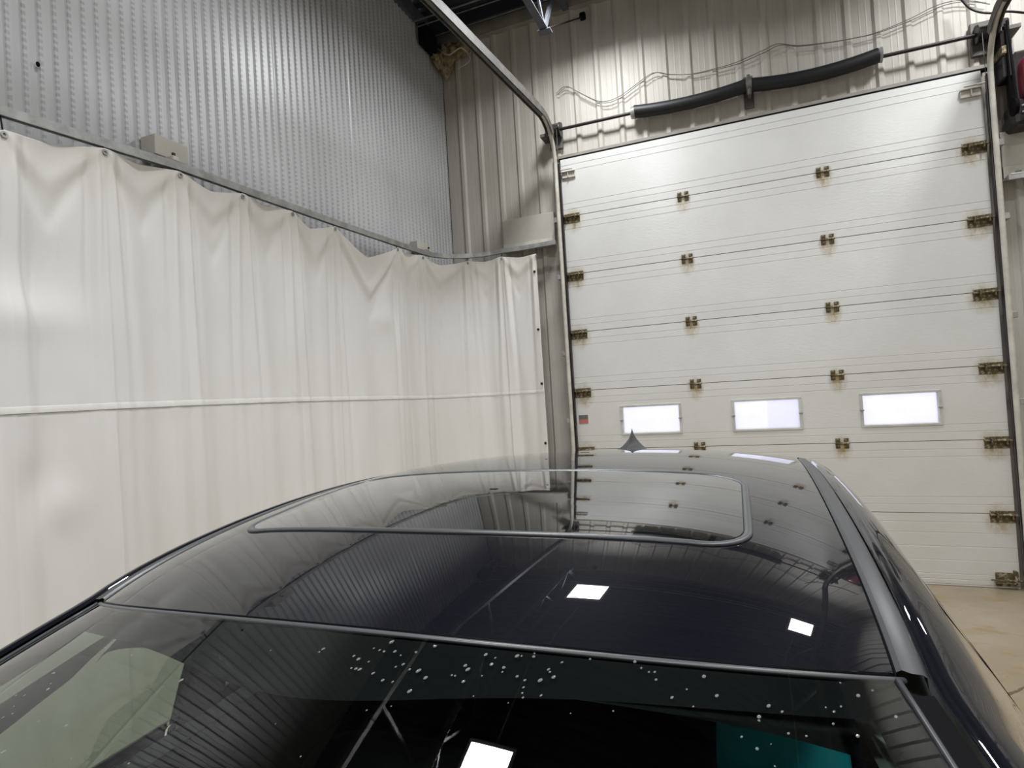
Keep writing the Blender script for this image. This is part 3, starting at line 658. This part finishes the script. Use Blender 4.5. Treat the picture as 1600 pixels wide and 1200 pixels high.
MB().box((3.745, 5.90, 4.12), (3.81, 6.07, 4.60), .01).build('plate', M['darkst'], bp); MB().box((3.73, 5.86, 4.30), (3.76, 6.06, 4.36)).build('arm', M['rust'], bp)
# spray foam lump in the corner
fo = MB(); rr = random.Random(3)
from mathutils import noise as mn
for q0, rad in ((Vector((-1.25, 5.98, 5.66)), (.10, .08, .17)), (Vector((-1.08, 6.0, 5.74)), (.17, .07, .08)), (Vector((-1.28, 5.86, 5.60)), (.05, .10, .08))):
    P = []
    for i in range(28):
        a = 2*math.pi*i/28; row = []
        for j in range(17):
            b = -math.pi/2+math.pi*j/16; d = Vector((math.cos(b)*math.cos(a), math.cos(b)*math.sin(a), math.sin(b))); k = 1+.55*mn.noise(d*2.3+q0*7)+.3*mn.noise(d*6+q0)
            row.append((q0.x+d.x*rad[0]*k, q0.y+d.y*rad[1]*k, q0.z+d.z*rad[2]*k))
        P.append(row)
    fo.grid(P, closeu=True)
o = fo.build('insulation_lump', M['foam'], smooth=True); tag(o, 'torn yellowed insulation bulging out at the top of the room corner', 'insulation')
o = MB().tube(catmull([(-1.3, 5.9, 5.75), (-1.15, 5.85, 5.62), (-1.02, 5.92, 5.70), (-.95, 5.98, 5.58), (-1.1, 5.95, 5.5)], 6), .006, 6).build('loose_wire', M['cream'], smooth=True); tag(o, 'loose cream wire curling out of the insulation in the room corner', 'wire')
o = MB().box((-1.34, 5.52, 5.62), (-1.25, 5.80, 5.84), .01).build('dark_gap_fill', M['black']); tag(o, 'black filler for a shaded gap under the roof above the left wall near the corner', 'bracket')  # black box stands in for the shade of a dark gap

# ================================================================ car
CX, CYAW = 1.2897, .021
K = dict(p0=1.603, p1=.1825, p2=-.1577, p3=.0106, p4=.0136, p5=-.0028, q0=-.1151, q1=.0444, q2=-.0175, r0=-.33, r1=.141)
def SZ(x, t):
    u = t-.6
    return K['p0']+K['p1']*u+K['p2']*u**2+K['p3']*u**3+K['p4']*u**4+K['p5']*u**5+(K['q0']+K['q1']*u+K['q2']*u*u)*x**2+(K['r0']+K['r1']*u)*x**4-(.05*x*x+.0015)*math.exp(-(t-hdr(x))/.08)
def wid(t): u = t-.6; return .5434-.0039*u+.0231*u*u*(1 if u < 1.6 else 1)
def hdr(x): return .5214+.2272*x*x+.66*x**4
TR = 2.70
car = empty('car', (CX, 0, 0), CYAW, label='black passenger car parked in the bay, wet, facing the camera', cat='car')
OFF[car.name] = Vector()
def cpart(m, name, mat, parent=None, smooth=True, **k):
    p = parent or car; OFF[p.name] = Vector(); return m.build(name, M[mat], p, smooth, **k)
# roof skin with rolled edges
nx, nt_ = 72, 130; P = []
for j in range(nt_+1):
    row = []
    for i in range(nx+1):
        a = -1+2*i/nx; t0 = hdr(a*.545); t = lerp(t0, TR, (j/nt_)); x = a*wid(t); row.append((x, t, SZ(x, t)))
    l, r = row[0], row[-1]; row = [(l[0]-.001, l[1], l[2]-.014)]+row+[(r[0]+.001, r[1], r[2]-.014)]
    P.append(row)
P = [[(x, y-.001, z-.012) for x, y, z in P[0]]]+P
solid(cpart(MB().grid(P, flip=True), 'roof', 'paint', smooth=40), .0012, -1)
# sunroof outline (rounded corners, bowed ends)
sw, sf0, sf1, sr0, sr1 = .4239, .7615, .2723, 1.1682, .2214
def sun_outline(inset=0, n=14, rc=.075):
    pts = []
    w = sw-inset
    f = lambda x: sf0+sf1*x*x+inset; g = lambda x: sr0+sr1*x*x-inset
    def corner(cx_, cy_, a0):
        for i in range(9):
            a = math.radians(a0+i*90/8); pts.append((cx_+rr_*math.cos(a), cy_+rr_*math.sin(a)))
    rr_ = rc-inset
    for i in range(n+1): x = lerp(-(w-rr_), w-rr_, i/n); pts.append((x, f(x)))
    corner(w-rr_, f(w-rr_)+rr_, -90)
    pts.append((w, (f(w)+g(w))/2)); corner(w-rr_, g(w-rr_)-rr_, 0)
    for i in range(n+1): x = lerp(w-rr_, -(w-rr_), i/n); pts.append((x, g(x)))
    corner(-(w-rr_), g(w-rr_)-rr_, 90); pts.append((-w, (f(w)+g(w))/2)); corner(-(w-rr_), f(w-rr_)+rr_, 180)
    out = [pts[0]]
    for p in pts[1:]:
        if math.dist(p, out[-1]) > 1e-4: out.append(p)
    return out[:-1] if math.dist(out[0], out[-1]) < 1e-4 else out
sr_ = empty('sunroof', (0, 0, 0)); sr_.parent = car; OFF[sr_.name] = Vector()
# glass: concentric rings from outline to the centre so that it follows the roof
cxs, cys = 0, (sf0+sr0)/2+.02; rings = []
ol_ = sun_outline(.006)
for kq in [1, .985, .94, .86, .76, .64, .5, .36, .22, .1, .02]:
    rings.append([(cxs+(x-cxs)*kq, cys+(y-cys)*kq) for x, y in ol_]+[(cxs+(ol_[0][0]-cxs)*kq, cys+(ol_[0][1]-cys)*kq)])
cpart(MB().grid([[(x, y, SZ(x, y)+.002) for x, y in r] for i, r in enumerate(rings)], flip=True), 'sunroof_glass', 'sunglass', sr_, label='dark glass panel')
seal_path = [(x, y, SZ(x, y)+.0005) for x, y in sun_outline(0)]
cpart(MB().sweep(seal_path, [(.0065*math.cos(-a), .0035*math.sin(-a)) for a in [2*math.pi*i/10 for i in range(10)]], closed=True, loop=True), 'sunroof_seal', 'seal', sr_)
# roof ditch mouldings
for s in (-1, 1):
    m = MB(); P = []
    for j in range(90):
        t = lerp(.652, TR, j/89); w = wid(t); z = SZ(w, t)
        pr = [(w+.002, z-.014), (w+.0035, z-.003), (w+.008, z-.0005), (w+.016, z-.003), (w+.025, z-.0035), (w+.0285, z-.006), (w+.0295, z-.018)]
        P.append([(s*x, t, zz) for x, zz in pr])
    if s > 0: P = [[p for p in r] for r in P]
    m.grid(P, flip=(s < 0)); cpart(m, 'roof_moulding', 'mould', smooth=40)
# windshield
def ws_point(u, v, lift=0):
    xt = u*.543; tt = hdr(xt); zt = SZ(xt, tt)-.003
    tb = -.66+.24*u*u; x = u*(.543+.235*v); t = lerp(tt-.008, tb, v); zb = 1.035-.02*u*u
    z = lerp(zt, zb, v)+.20*v*(1-v)*(1-.15*u*u); return (x, t, z+lift)
G2 = [[ws_point(-1+2*i/48, j/40) for i in range(49)] for j in range(41)]
ws = cpart(MB().grid(G2), 'windshield', 'windshield', label='wet tinted windshield')
# black ceramic band under the glass: top strip that dips in the middle, narrow side strips
P = []
for i in range(97):
    u = -.995+1.99*i/96; d = .038+.036*math.exp(-((u-.02)/.34)**2); a = ws_point(u, 0, -.003); row = []
    for j in range(7): p = ws_point(u, d*j/6*.95, -.0035); row.append(p)
    P.append(row)
fm = MB().grid(P)
for s in (-1, 1):
    fm.grid([[ws_point(s*lerp(.93, .995, q/2), j/30, -.0035) for q in range(3)] for j in range(31)], flip=(s < 0))
fm.grid([[ws_point(-.99+1.98*i/40, lerp(.90, .995, q/2), -.0035) for q in range(3)] for i in range(41)])
cpart(fm, 'ceramic_band', 'frit', ws)
hp = [(-.552+1.104*i/80) for i in range(81)]
cpart(MB().sweep([(x, hdr(x)-.0035, SZ(x, hdr(x))-.004) for x in hp], [(.0038*math.cos(-a), .0028*math.sin(-a)) for a in [2*math.pi*i/8 for i in range(8)]], closed=True), 'windshield_moulding', 'seal')
for s in (-1, 1):
    cpart(MB().sweep([Vector(ws_point(s*1.004, j/30, .001)) for j in range(31)], [(.003*math.cos(-a), .003*math.sin(-a)) for a in [2*math.pi*i/8 for i in range(8)]], closed=True), 'pillar_moulding', 'mould')
    cpart(MB().grid([[(s*(ws_point(1, j/30)[0]+dx), ws_point(1, j/30)[1], ws_point(1, j/30)[2]+dz) for dx, dz in ((-.004, -.008), (.010, -.012), (.03, -.010))] for j in range(31)], flip=(s < 0)), 'pillar_gap_seal', 'black')
# body side
def edgeE(t):
    if t <= .65:
        v = min(1, max(0, (.643-t)/1.063)); e = ws_point(1, v); return e[0]+.031-.004*v, e[2]-.005
    w = wid(t); z = SZ(w, t); return w+.031, z-.008
def beltB(t):
    return interp(t, [-1.6, -.42, .5, 2.7], [.80, .855, .875, .80]), interp(t, [-1.6, -1.3, -.42, .5, 2.7], [.78, .93, 1.035, 1.085, 1.17])
RAIL = [(0, 0), (.004, .004), (.014, .004), (.028, -.004), (.044, -.019), (.058, -.038), (.070, -.060), (.080, -.082)]
LOW = [(0, 0), (.012, -.012), (.030, -.07), (.042, -.16), (.046, -.28), (.040, -.42), (.032, -.56), (.020, -.68), (-.03, -.76)]
def side_rows(t):
    ex, ez = edgeE(t); bx, bz = beltB(t)
    k_ = min(1, max(.25, (ez-bz)/.25)) if t < .3 else 1
    rail = [(ex+a*k_, ez+b*k_) for a, b in RAIL]
    g0 = rail[-1]; glass = [(lerp(g0[0], bx, q)+.018*math.sin(math.pi*q), lerp(g0[1], bz, q)) for q in [i/8 for i in range(9)]]
    low = []
    for a, b in LOW:
        z = bz+b; x = bx+a
        for ax in (-.85, 1.88):
            dt = abs(t-ax)
            if dt < .375:
                zz = .335+math.sqrt(.375**2-dt*dt)
                z = max(z, zz)
        low.append((x, max(z, .26)))
    return rail, glass, low
def strip(rows_of, t0, t1, n, s):
    P = []
    for j in range(n+1):
        t = lerp(t0, t1, j/n); P.append([(s*x, t, z) for x, z in rows_of(t)])
    return MB().grid(P, flip=(s < 0))
for s in (-1, 1):
    cpart(strip(lambda t: side_rows(t)[0], -.42, TR, 110, s), 'side_rail', 'paint', smooth=60)
    gl = lambda t: side_rows(t)[1]
    for nm, a, b, mt in (('front_side_window', -.28, 1.0, 'sideglass'), ('rear_side_window', 1.09, 1.90, 'privacy'), ('quarter_window', 1.96, 2.5, 'privacy')):
        cpart(strip(gl, a, b, 24, s), nm, mt)
    blk = lambda t: [(x+.002, z) for x, z in side_rows(t)[1]]
    for a, b in ((-.42, -.28), (1.0, 1.09), (1.90, 1.96)): cpart(strip(blk, a, b, 6, s), 'pillar_trim', 'mould')
    cpart(strip(blk, 2.5, TR, 8, s), 'rear_pillar', 'paint')
    lw = lambda t: side_rows(t)[2]
    cpart(strip(lw, -1.45, -.36, 60, s), 'fender', 'paint', smooth=50)
    for nm, a, b in (('front_door', -.354, .998), ('rear_door', 1.004, 1.93)):
        d = cpart(strip(lw, a, b, 50, s), nm, 'paint', smooth=50)
        hb = MB().tube([(s*(beltB(b-.25)[0]+.055), b-.25, beltB(b-.25)[1]-.13), (s*(beltB(b-.1)[0]+.072), b-.18, beltB(b-.1)[1]-.128), (s*(beltB(b-.1)[0]+.055), b-.08, beltB(b-.1)[1]-.13)], .012, 8); cpart(hb, 'door_handle', 'paint', d)
        cpart(strip(lambda t: [(beltB(t)[0]-.004, beltB(t)[1]+.012), (beltB(t)[0]+.006, beltB(t)[1]+.010), (beltB(t)[0]+.006, beltB(t)[1]-.004)], a, b, 20, s), 'belt_moulding', 'mould', d)
    cpart(strip(lw, 1.936, TR, 50, s), 'quarter_panel', 'paint', smooth=50)
    cpart(strip(lambda t: [(.80, .33), (.88, .33), (.88, .22), (.80, .20)], -.47, 1.5, 20, s), 'sill', 'mould')
    # inner wheel well
    for ax in (-.85, 1.88):
        mm = MB().grid([[(s*x, ax+.37*math.cos(math.radians(a)), .335+.37*math.sin(math.radians(a))) for x in (.58, .86)] for a in range(0, 181, 12)], flip=(s > 0)); cpart(mm, 'wheel_well', 'black')
    # mirror
    mr = MB().sq((s*.985, -.22, 1.10), (.10, .055, .07), .6); mo = cpart(mr, 'side_mirror', 'paint')
    cpart(MB().sweep([(s*.86, -.22, 1.04), (s*.93, -.22, 1.07)], [(-.03, -.012), (.03, -.012), (.03, .012), (-.03, .012)], closed=True), 'mirror_arm', 'mould', mo)
    cpart(MB().box((s*.985-.075, -.162, 1.05), (s*.985+.075, -.158, 1.15)), 'mirror_glass', 'mirror', mo, smooth=False)
# hatch and rear bumper
sr = side_rows(TR); rowsz = [(sr[0][0][0], sr[0][0][1])]+sr[0][3:]+sr[1][1:]+sr[2][1:]
rowsz = [(x, z) for x, z in rowsz]
def bulge(z): return interp(z, [.26, .5, .8, 1.0, 1.15, 1.35, 1.5], [.26, .36, .33, .30, .24, .10, .02])
P = []
for x, z in rowsz:
    P.append([(a*x, TR+bulge(z)*(1-abs(a)**4)+.0, z) for a in [-1+2*i/30 for i in range(31)]])
top = [[(a*wid(TR), TR+.0, SZ(a*wid(TR), TR)) for a in [-1+2*i/30 for i in range(31)]]]
zg = [r for r in P]
gi = [i for i, (x, z) in enumerate(rowsz) if 1.10 < z < 1.45]
hatch = cpart(MB().grid(top+P[:gi[0]+1]).grid(P[gi[-1]:]), 'tailgate', 'paint', smooth=50)
cpart(MB().grid(P[gi[0]:gi[-1]+1]), 'rear_window', 'privacy', hatch)
sp_ = [[(a*.56, TR+.0+q[0], SZ(a*.54, TR)+q[1]-.02*abs(a)**3) for q in ((-.02, -.003), (.06, -.004), (.13, -.018), (.135, -.03), (.02, -.05))] for a in [-1+2*i/20 for i in range(21)]]
cpart(MB().grid(sp_), 'rear_spoiler', 'paint', hatch)
for s in (-1, 1): cpart(MB().sq((s*.70, 2.83, .98), (.15, .09, .07), .6), 'tail_lamp', 'lamp_red')
# hood and nose
P = []
for j in range(25):
    t = lerp(-.56, -1.45, j/24); bx, bz = beltB(t)
    P.append([(a*(bx-.002), t-.10*(1-a*a)*(1 if j else 1)*(j/24)-(.10*(1-a*a))*(1-j/24), bz+.045*(1-a*a)-.004) for a in [-1+2*i/30 for i in range(31)]])
cpart(MB().grid(P), 'hood', 'paint', smooth=50)
cpart(MB().grid([[(a*.80, -.42-.20*(1-a*a)-q*.0, z) for a in [-1+2*i/24 for i in range(25)]] for q, z in ((0, 1.035), (1, 1.03))]).grid([[(a*.83, lerp(-.40, -.60, q)-.18*(1-a*a), 1.02+.03*(1-a*a)) for a in [-1+2*i/24 for i in range(25)]] for q in (0, .5, 1)]), 'cowl', 'black')
rf = side_rows(-1.45)[2]; P = []
for x, z in [(beltB(-1.45)[0]-.002, beltB(-1.45)[1]-.004)]+rf[1:]:
    P.append([(a*x, -1.45-(.10+interp(z, [.26, .45, .7, .85], [.16, .22, .17, 0]))*(1-abs(a)**3.5)-0, z+(.045*(1-a*a) if z > .84 else 0)) for a in [-1+2*i/30 for i in range(31)]])
nose = cpart(MB().grid(P, flip=True), 'front_bumper', 'paint', smooth=50)
cpart(MB().box((-.42, -1.80, .42), (.42, -1.70, .62), .02), 'grille', 'black', nose, smooth=False)
for s in (-1, 1): cpart(MB().sq((s*.63, -1.475, .745), (.15, .085, .045), .6), 'headlamp', 'lamp_clear')
# wheels
def wheel(s, ty):
    t = empty('wheel', (s*.80, ty, .335)); t.parent = car; OFF[t.name] = Vector()
    a = MB().lathe([(-.10, .21), (-.112, .25), (-.105, .30), (-.08, .330), (0, .335), (.08, .330), (.105, .30), (.112, .25), (.10, .21)], 'x', n=40).build('tyre', M['tyre'], t, 40)
    b = MB().lathe([(-.10, .215), (-.08, .20), (.08, .20), (.10, .215), (.104, .222)], 'x', n=40).build('rim', M['rim'], t, 40)
    for i in range(5):
        q = math.radians(72*i); m = MB()
        m.sweep([(s*.075, .03*math.cos(q), .03*math.sin(q)), (s*.085, .2*math.cos(q), .2*math.sin(q))], [(-.028, -.01), (.028, -.01), (.022, .01), (-.022, .01)], up=(1, 0, 0), closed=True); m.build('spoke', M['rim'], t)
    MB().lathe([(-.05, .0), (-.05, .05), (.09, .05), (.095, 0)] if s > 0 else [(-.095, 0), (-.09, .05), (.05, .05), (.05, 0)], 'x', n=20).build('hub', M['rim'], t, 30)
    MB().lathe([(-.02, .0), (-.02, .15), (.0, .15), (.0, 0)], 'x', n=24).build('brake_disc', M['galv'], t, 30)
for s in (-1, 1):
    for ty in (-.85, 1.88): wheel(s, ty)
# underbody, interior
cpart(MB().box((-.80, -.45, .22), (.80, 2.6, .30), .03), 'underbody', 'black', smooth=False)
cpart(MB().box((-.56, -1.4, .25), (.56, -.45, .80), .05).box((-.56, 1.5, .25), (.56, 2.6, .62), .05), 'engine_bay', 'black', smooth=False)
inn = MB()
for s in (-1, 1):
    inn.grid([[(s*x, t, z) for x, z in ((beltB(t)[0]-.012, beltB(t)[1]-.01), (beltB(t)[0]-.06, beltB(t)[1]-.02), (beltB(t)[0]-.09, .7), (.74, .32))] for t in [lerp(-.45, 2.6, j/20) for j in range(21)]], flip=(s > 0))
cpart(inn, 'door_lining', 'inttrim', smooth=False)
P = []
for j in range(40):
    row = []
    for i in range(31):
        a = -1+2*i/30; t = lerp(hdr(a*.5)+.03, 2.6, j/39); x = a*(wid(t)+.03); row.append((x, t, SZ(x*.97, t)-.04-.03*abs(a)**6-(.03*math.exp(-j/1.5))))
    P.append(row)
cpart(MB().grid(P), 'headliner', 'headliner')
def low_(t): return interp(t, [-.4, .55, .9, 2.6], [-.150, -.145, -.088, -.085])
for s in (-1, 1):
    cpart(MB().grid([[(s*(edgeE(t)[0]+dx), t, edgeE(t)[1]+dz) for dx, dz in ((-.07, -.03), (-.03, -.055), (.02, low_(t)*.75), (.058-.08*(low_(t)+.088), low_(t)))] for t in [lerp(-.40, 2.6, j/80) for j in range(81)]], flip=(s > 0)), 'pillar_lining', 'pillartrim')
pb = MB()
for s in (-1, 1): pb.grid([[(s*(x-.03), t, z) for x, z in side_rows(1.0)[1]] for t in (.99, 1.01, 1.09, 1.12)], flip=(s > 0))
cpart(pb, 'centre_pillar_lining', 'inttrim')
P = [[(a*.74, t-.10*(1-a*a), z) for a in [-1+2*i/16 for i in range(17)]] for t, z in ((-.50, 1.0), (-.25, 1.01), (-.02, .99), (.06, .93), (.06, .70), (-.02, .45))]
cpart(MB().grid(P, flip=True), 'dashboard', 'inttrim')
for i, (sx, mt, lb) in enumerate(((-.38, 'seat', None), (.38, 'seat', None))):
    t = empty('front_seat', (0, 0, 0)); t.parent = car; OFF[t.name] = Vector()
    cpart(MB().sq((sx, .75, .62), (.25, .27, .10), .5), 'seat_cushion', mt, t); cpart(MB().sq((sx, 1.15, .80), (.25, .09, .235), .5, tilt=-.25), 'backrest', mt, t)
    if sx < 0: cpart(MB().sq((sx, 1.26, 1.12), (.12, .05, .08), .5, tilt=-.2), 'headrest', mt, t)
    else:
        cpart(MB().sq((.455, 1.19, 1.105), (.115, .055, .125), .55, tilt=-.15), 'headrest', 'teal', t, label='headrest under a teal cover')
        cpart(MB().sq((.42, 1.12, .86), (.26, .105, .20), .4, tilt=-.28).sq((.435, 1.06, 1.02), (.125, .07, .11), .6, tilt=-.3), 'seat_cover', 'teal', t, label='teal seat cover')
cpart(MB().sq((0, 1.75, .60), (.66, .26, .11), .4).sq((0, 2.08, .88), (.66, .09, .30), .4, tilt=-.3), 'rear_bench', 'seat')
st = MB(); c0 = Vector((.38, .22, .98)); n_ = Vector((0, -.9, .42)).normalized(); e1 = Vector((1, 0, 0)); e2 = n_.cross(e1)
st.tube([c0+(e1*math.cos(a)+e2*math.sin(a))*.18 for a in [2*math.pi*i/32 for i in range(32)]], .014, 8, up=n_, loop=True)
st.sweep([c0-e1*.17, c0+e1*.17], [(-.02, -.012), (.02, -.012), (.02, .012), (-.02, .012)], closed=True, up=n_)
cpart(st, 'steering_wheel', 'inttrim')
rm = cpart(MB().sq((0, .42, 1.405), (.115, .02, .036), .5), 'rearview_mirror', 'black'); cpart(MB().sq((0, .50, 1.515), (.024, .03, .024), .6), 'sensor_housing', 'black', rm)
# shark fin antenna
AT = 2.44; P = []
for j in range(15):
    q = j/14; t = AT-.085+.155*q; h = .100*min(1, (q**1.1)*1.02) if q < .93 else .100*(1-(q-.93)/.07*.3); hw = .066*math.sin(math.pi*min(.5, .12+q*.6))*(1 if q < .9 else 1-(q-.9)*2); row = []
    for i in range(13):
        a = -1+2*i/12; x = hw*math.copysign(abs(a)**1.3, a); z = h*(1-abs(a)**.72); row.append((x, t, SZ(x, t)+z-.001))
    P.append(row)
fin = MB().grid(P); fin.add([P[-1][i] for i in range(13)], [tuple(range(13))]); cpart(fin, 'antenna_fin', 'mould', smooth=35)
# water drops on the glass and a few on the roof
DROPS = [(553,1025),(560,1030),(556,1045),(549,1044),(562,1046),(584,1013),(593,1016),(600,1018),(612,1003),(617,1018),(626,1024),(650,1019),(678,1009),(576,1034),(583,1052),(598,1063),(630,1038),(640,1046),(654,1048),(665,1059),(706,1055),(711,1056),(724,1065),(727,1040),(731,1046),(753,1056),(759,1023),(768,1038),(774,1028),(787,1043),(785,1050),(808,1025),(815,1025),(835,1021),(834,1026),(808,1057),(820,1063),(818,1074),(816,1083),(817,1090),(844,1063),(857,1046),(859,1050),(865,1058),(878,1035),(922,1030),(992,1034),(1002,1044),(1014,1050),(1023,1050),(1025,1062),(1100,1057),(1117,1041),(1120,1087),(1185,1034),(1313,1067),(1341,1087),(1363,1079),(1397,1045),(1201,1103),(1222,1112),(1186,1120),(1186,1126),(1314,1104),(1302,1131),(1303,1112),(1183,1170),(1232,1146),(1073,1077),(505,1014),(83,1052),(75,1077),(140,985),(115,953),(55,999),(85,1052),(25,1087),(165,1013),(205,1024),(283,1063),(103,1134),(60,1127),(5,1121),(5,1175),(20,1115),(680,1010),(1050,1090),(1260,1150),(1400,1120),(1340,1150),(640,1080)]
Rw = Matrix.Rotation(-CYAW, 3, 'Z'); cl = Rw @ (Vector((CAMX-CX, 0, CAMZ)))
from mathutils.bvhtree import BVHTree
wv = [Vector(p) for r in G2 for p in r]; ncol = 49; wf_ = [(j*ncol+i, j*ncol+i+1, (j+1)*ncol+i+1, (j+1)*ncol+i) for j in range(40) for i in range(48)]
bvh = BVHTree.FromPolygons(wv, wf_)
dm = MB(); rr = random.Random(11)
def drop(co, nn, r):
    nn = nn if nn.z > 0 else -nn; e1 = nn.cross(Vector((.6, 1, 0))).normalized(); e2 = nn.cross(e1); P = []
    el = 1+rr.random()*.9
    for i in range(10):
        a = 2*math.pi*i/10; row = []
        for b in (0, .35, .7, 1.05, 1.35, 1.57): row.append(co+(e1*math.cos(a)+e2*math.sin(a)*el)*r*math.cos(b)+nn*(r*.62*math.sin(b)))
        P.append(row)
    dm.grid(P, closeu=True)
for px, py in DROPS:
    d = (F+R*((px-800)/929.33)-U*((py-600)/929.33)).normalized(); d = Rw @ d
    co, nn, idx, dist_ = bvh.ray_cast(cl, d)
    if co is None: continue
    drop(co, nn, rr.uniform(.0008, .0016))
for i in range(130):
    co = Vector(ws_point(rr.uniform(-.9, .9), rr.uniform(.02, .5))); _, nn, idx, _ = bvh.find_nearest(co); drop(co, nn, rr.uniform(.0004, .0009))
o = dm.build('water_drops', M['water'], smooth=True); o.location = (CX, 0, 0); o.rotation_euler = (0, 0, CYAW)
tag(o, 'water droplets beaded on the windshield of the black car', 'water', kind='stuff')
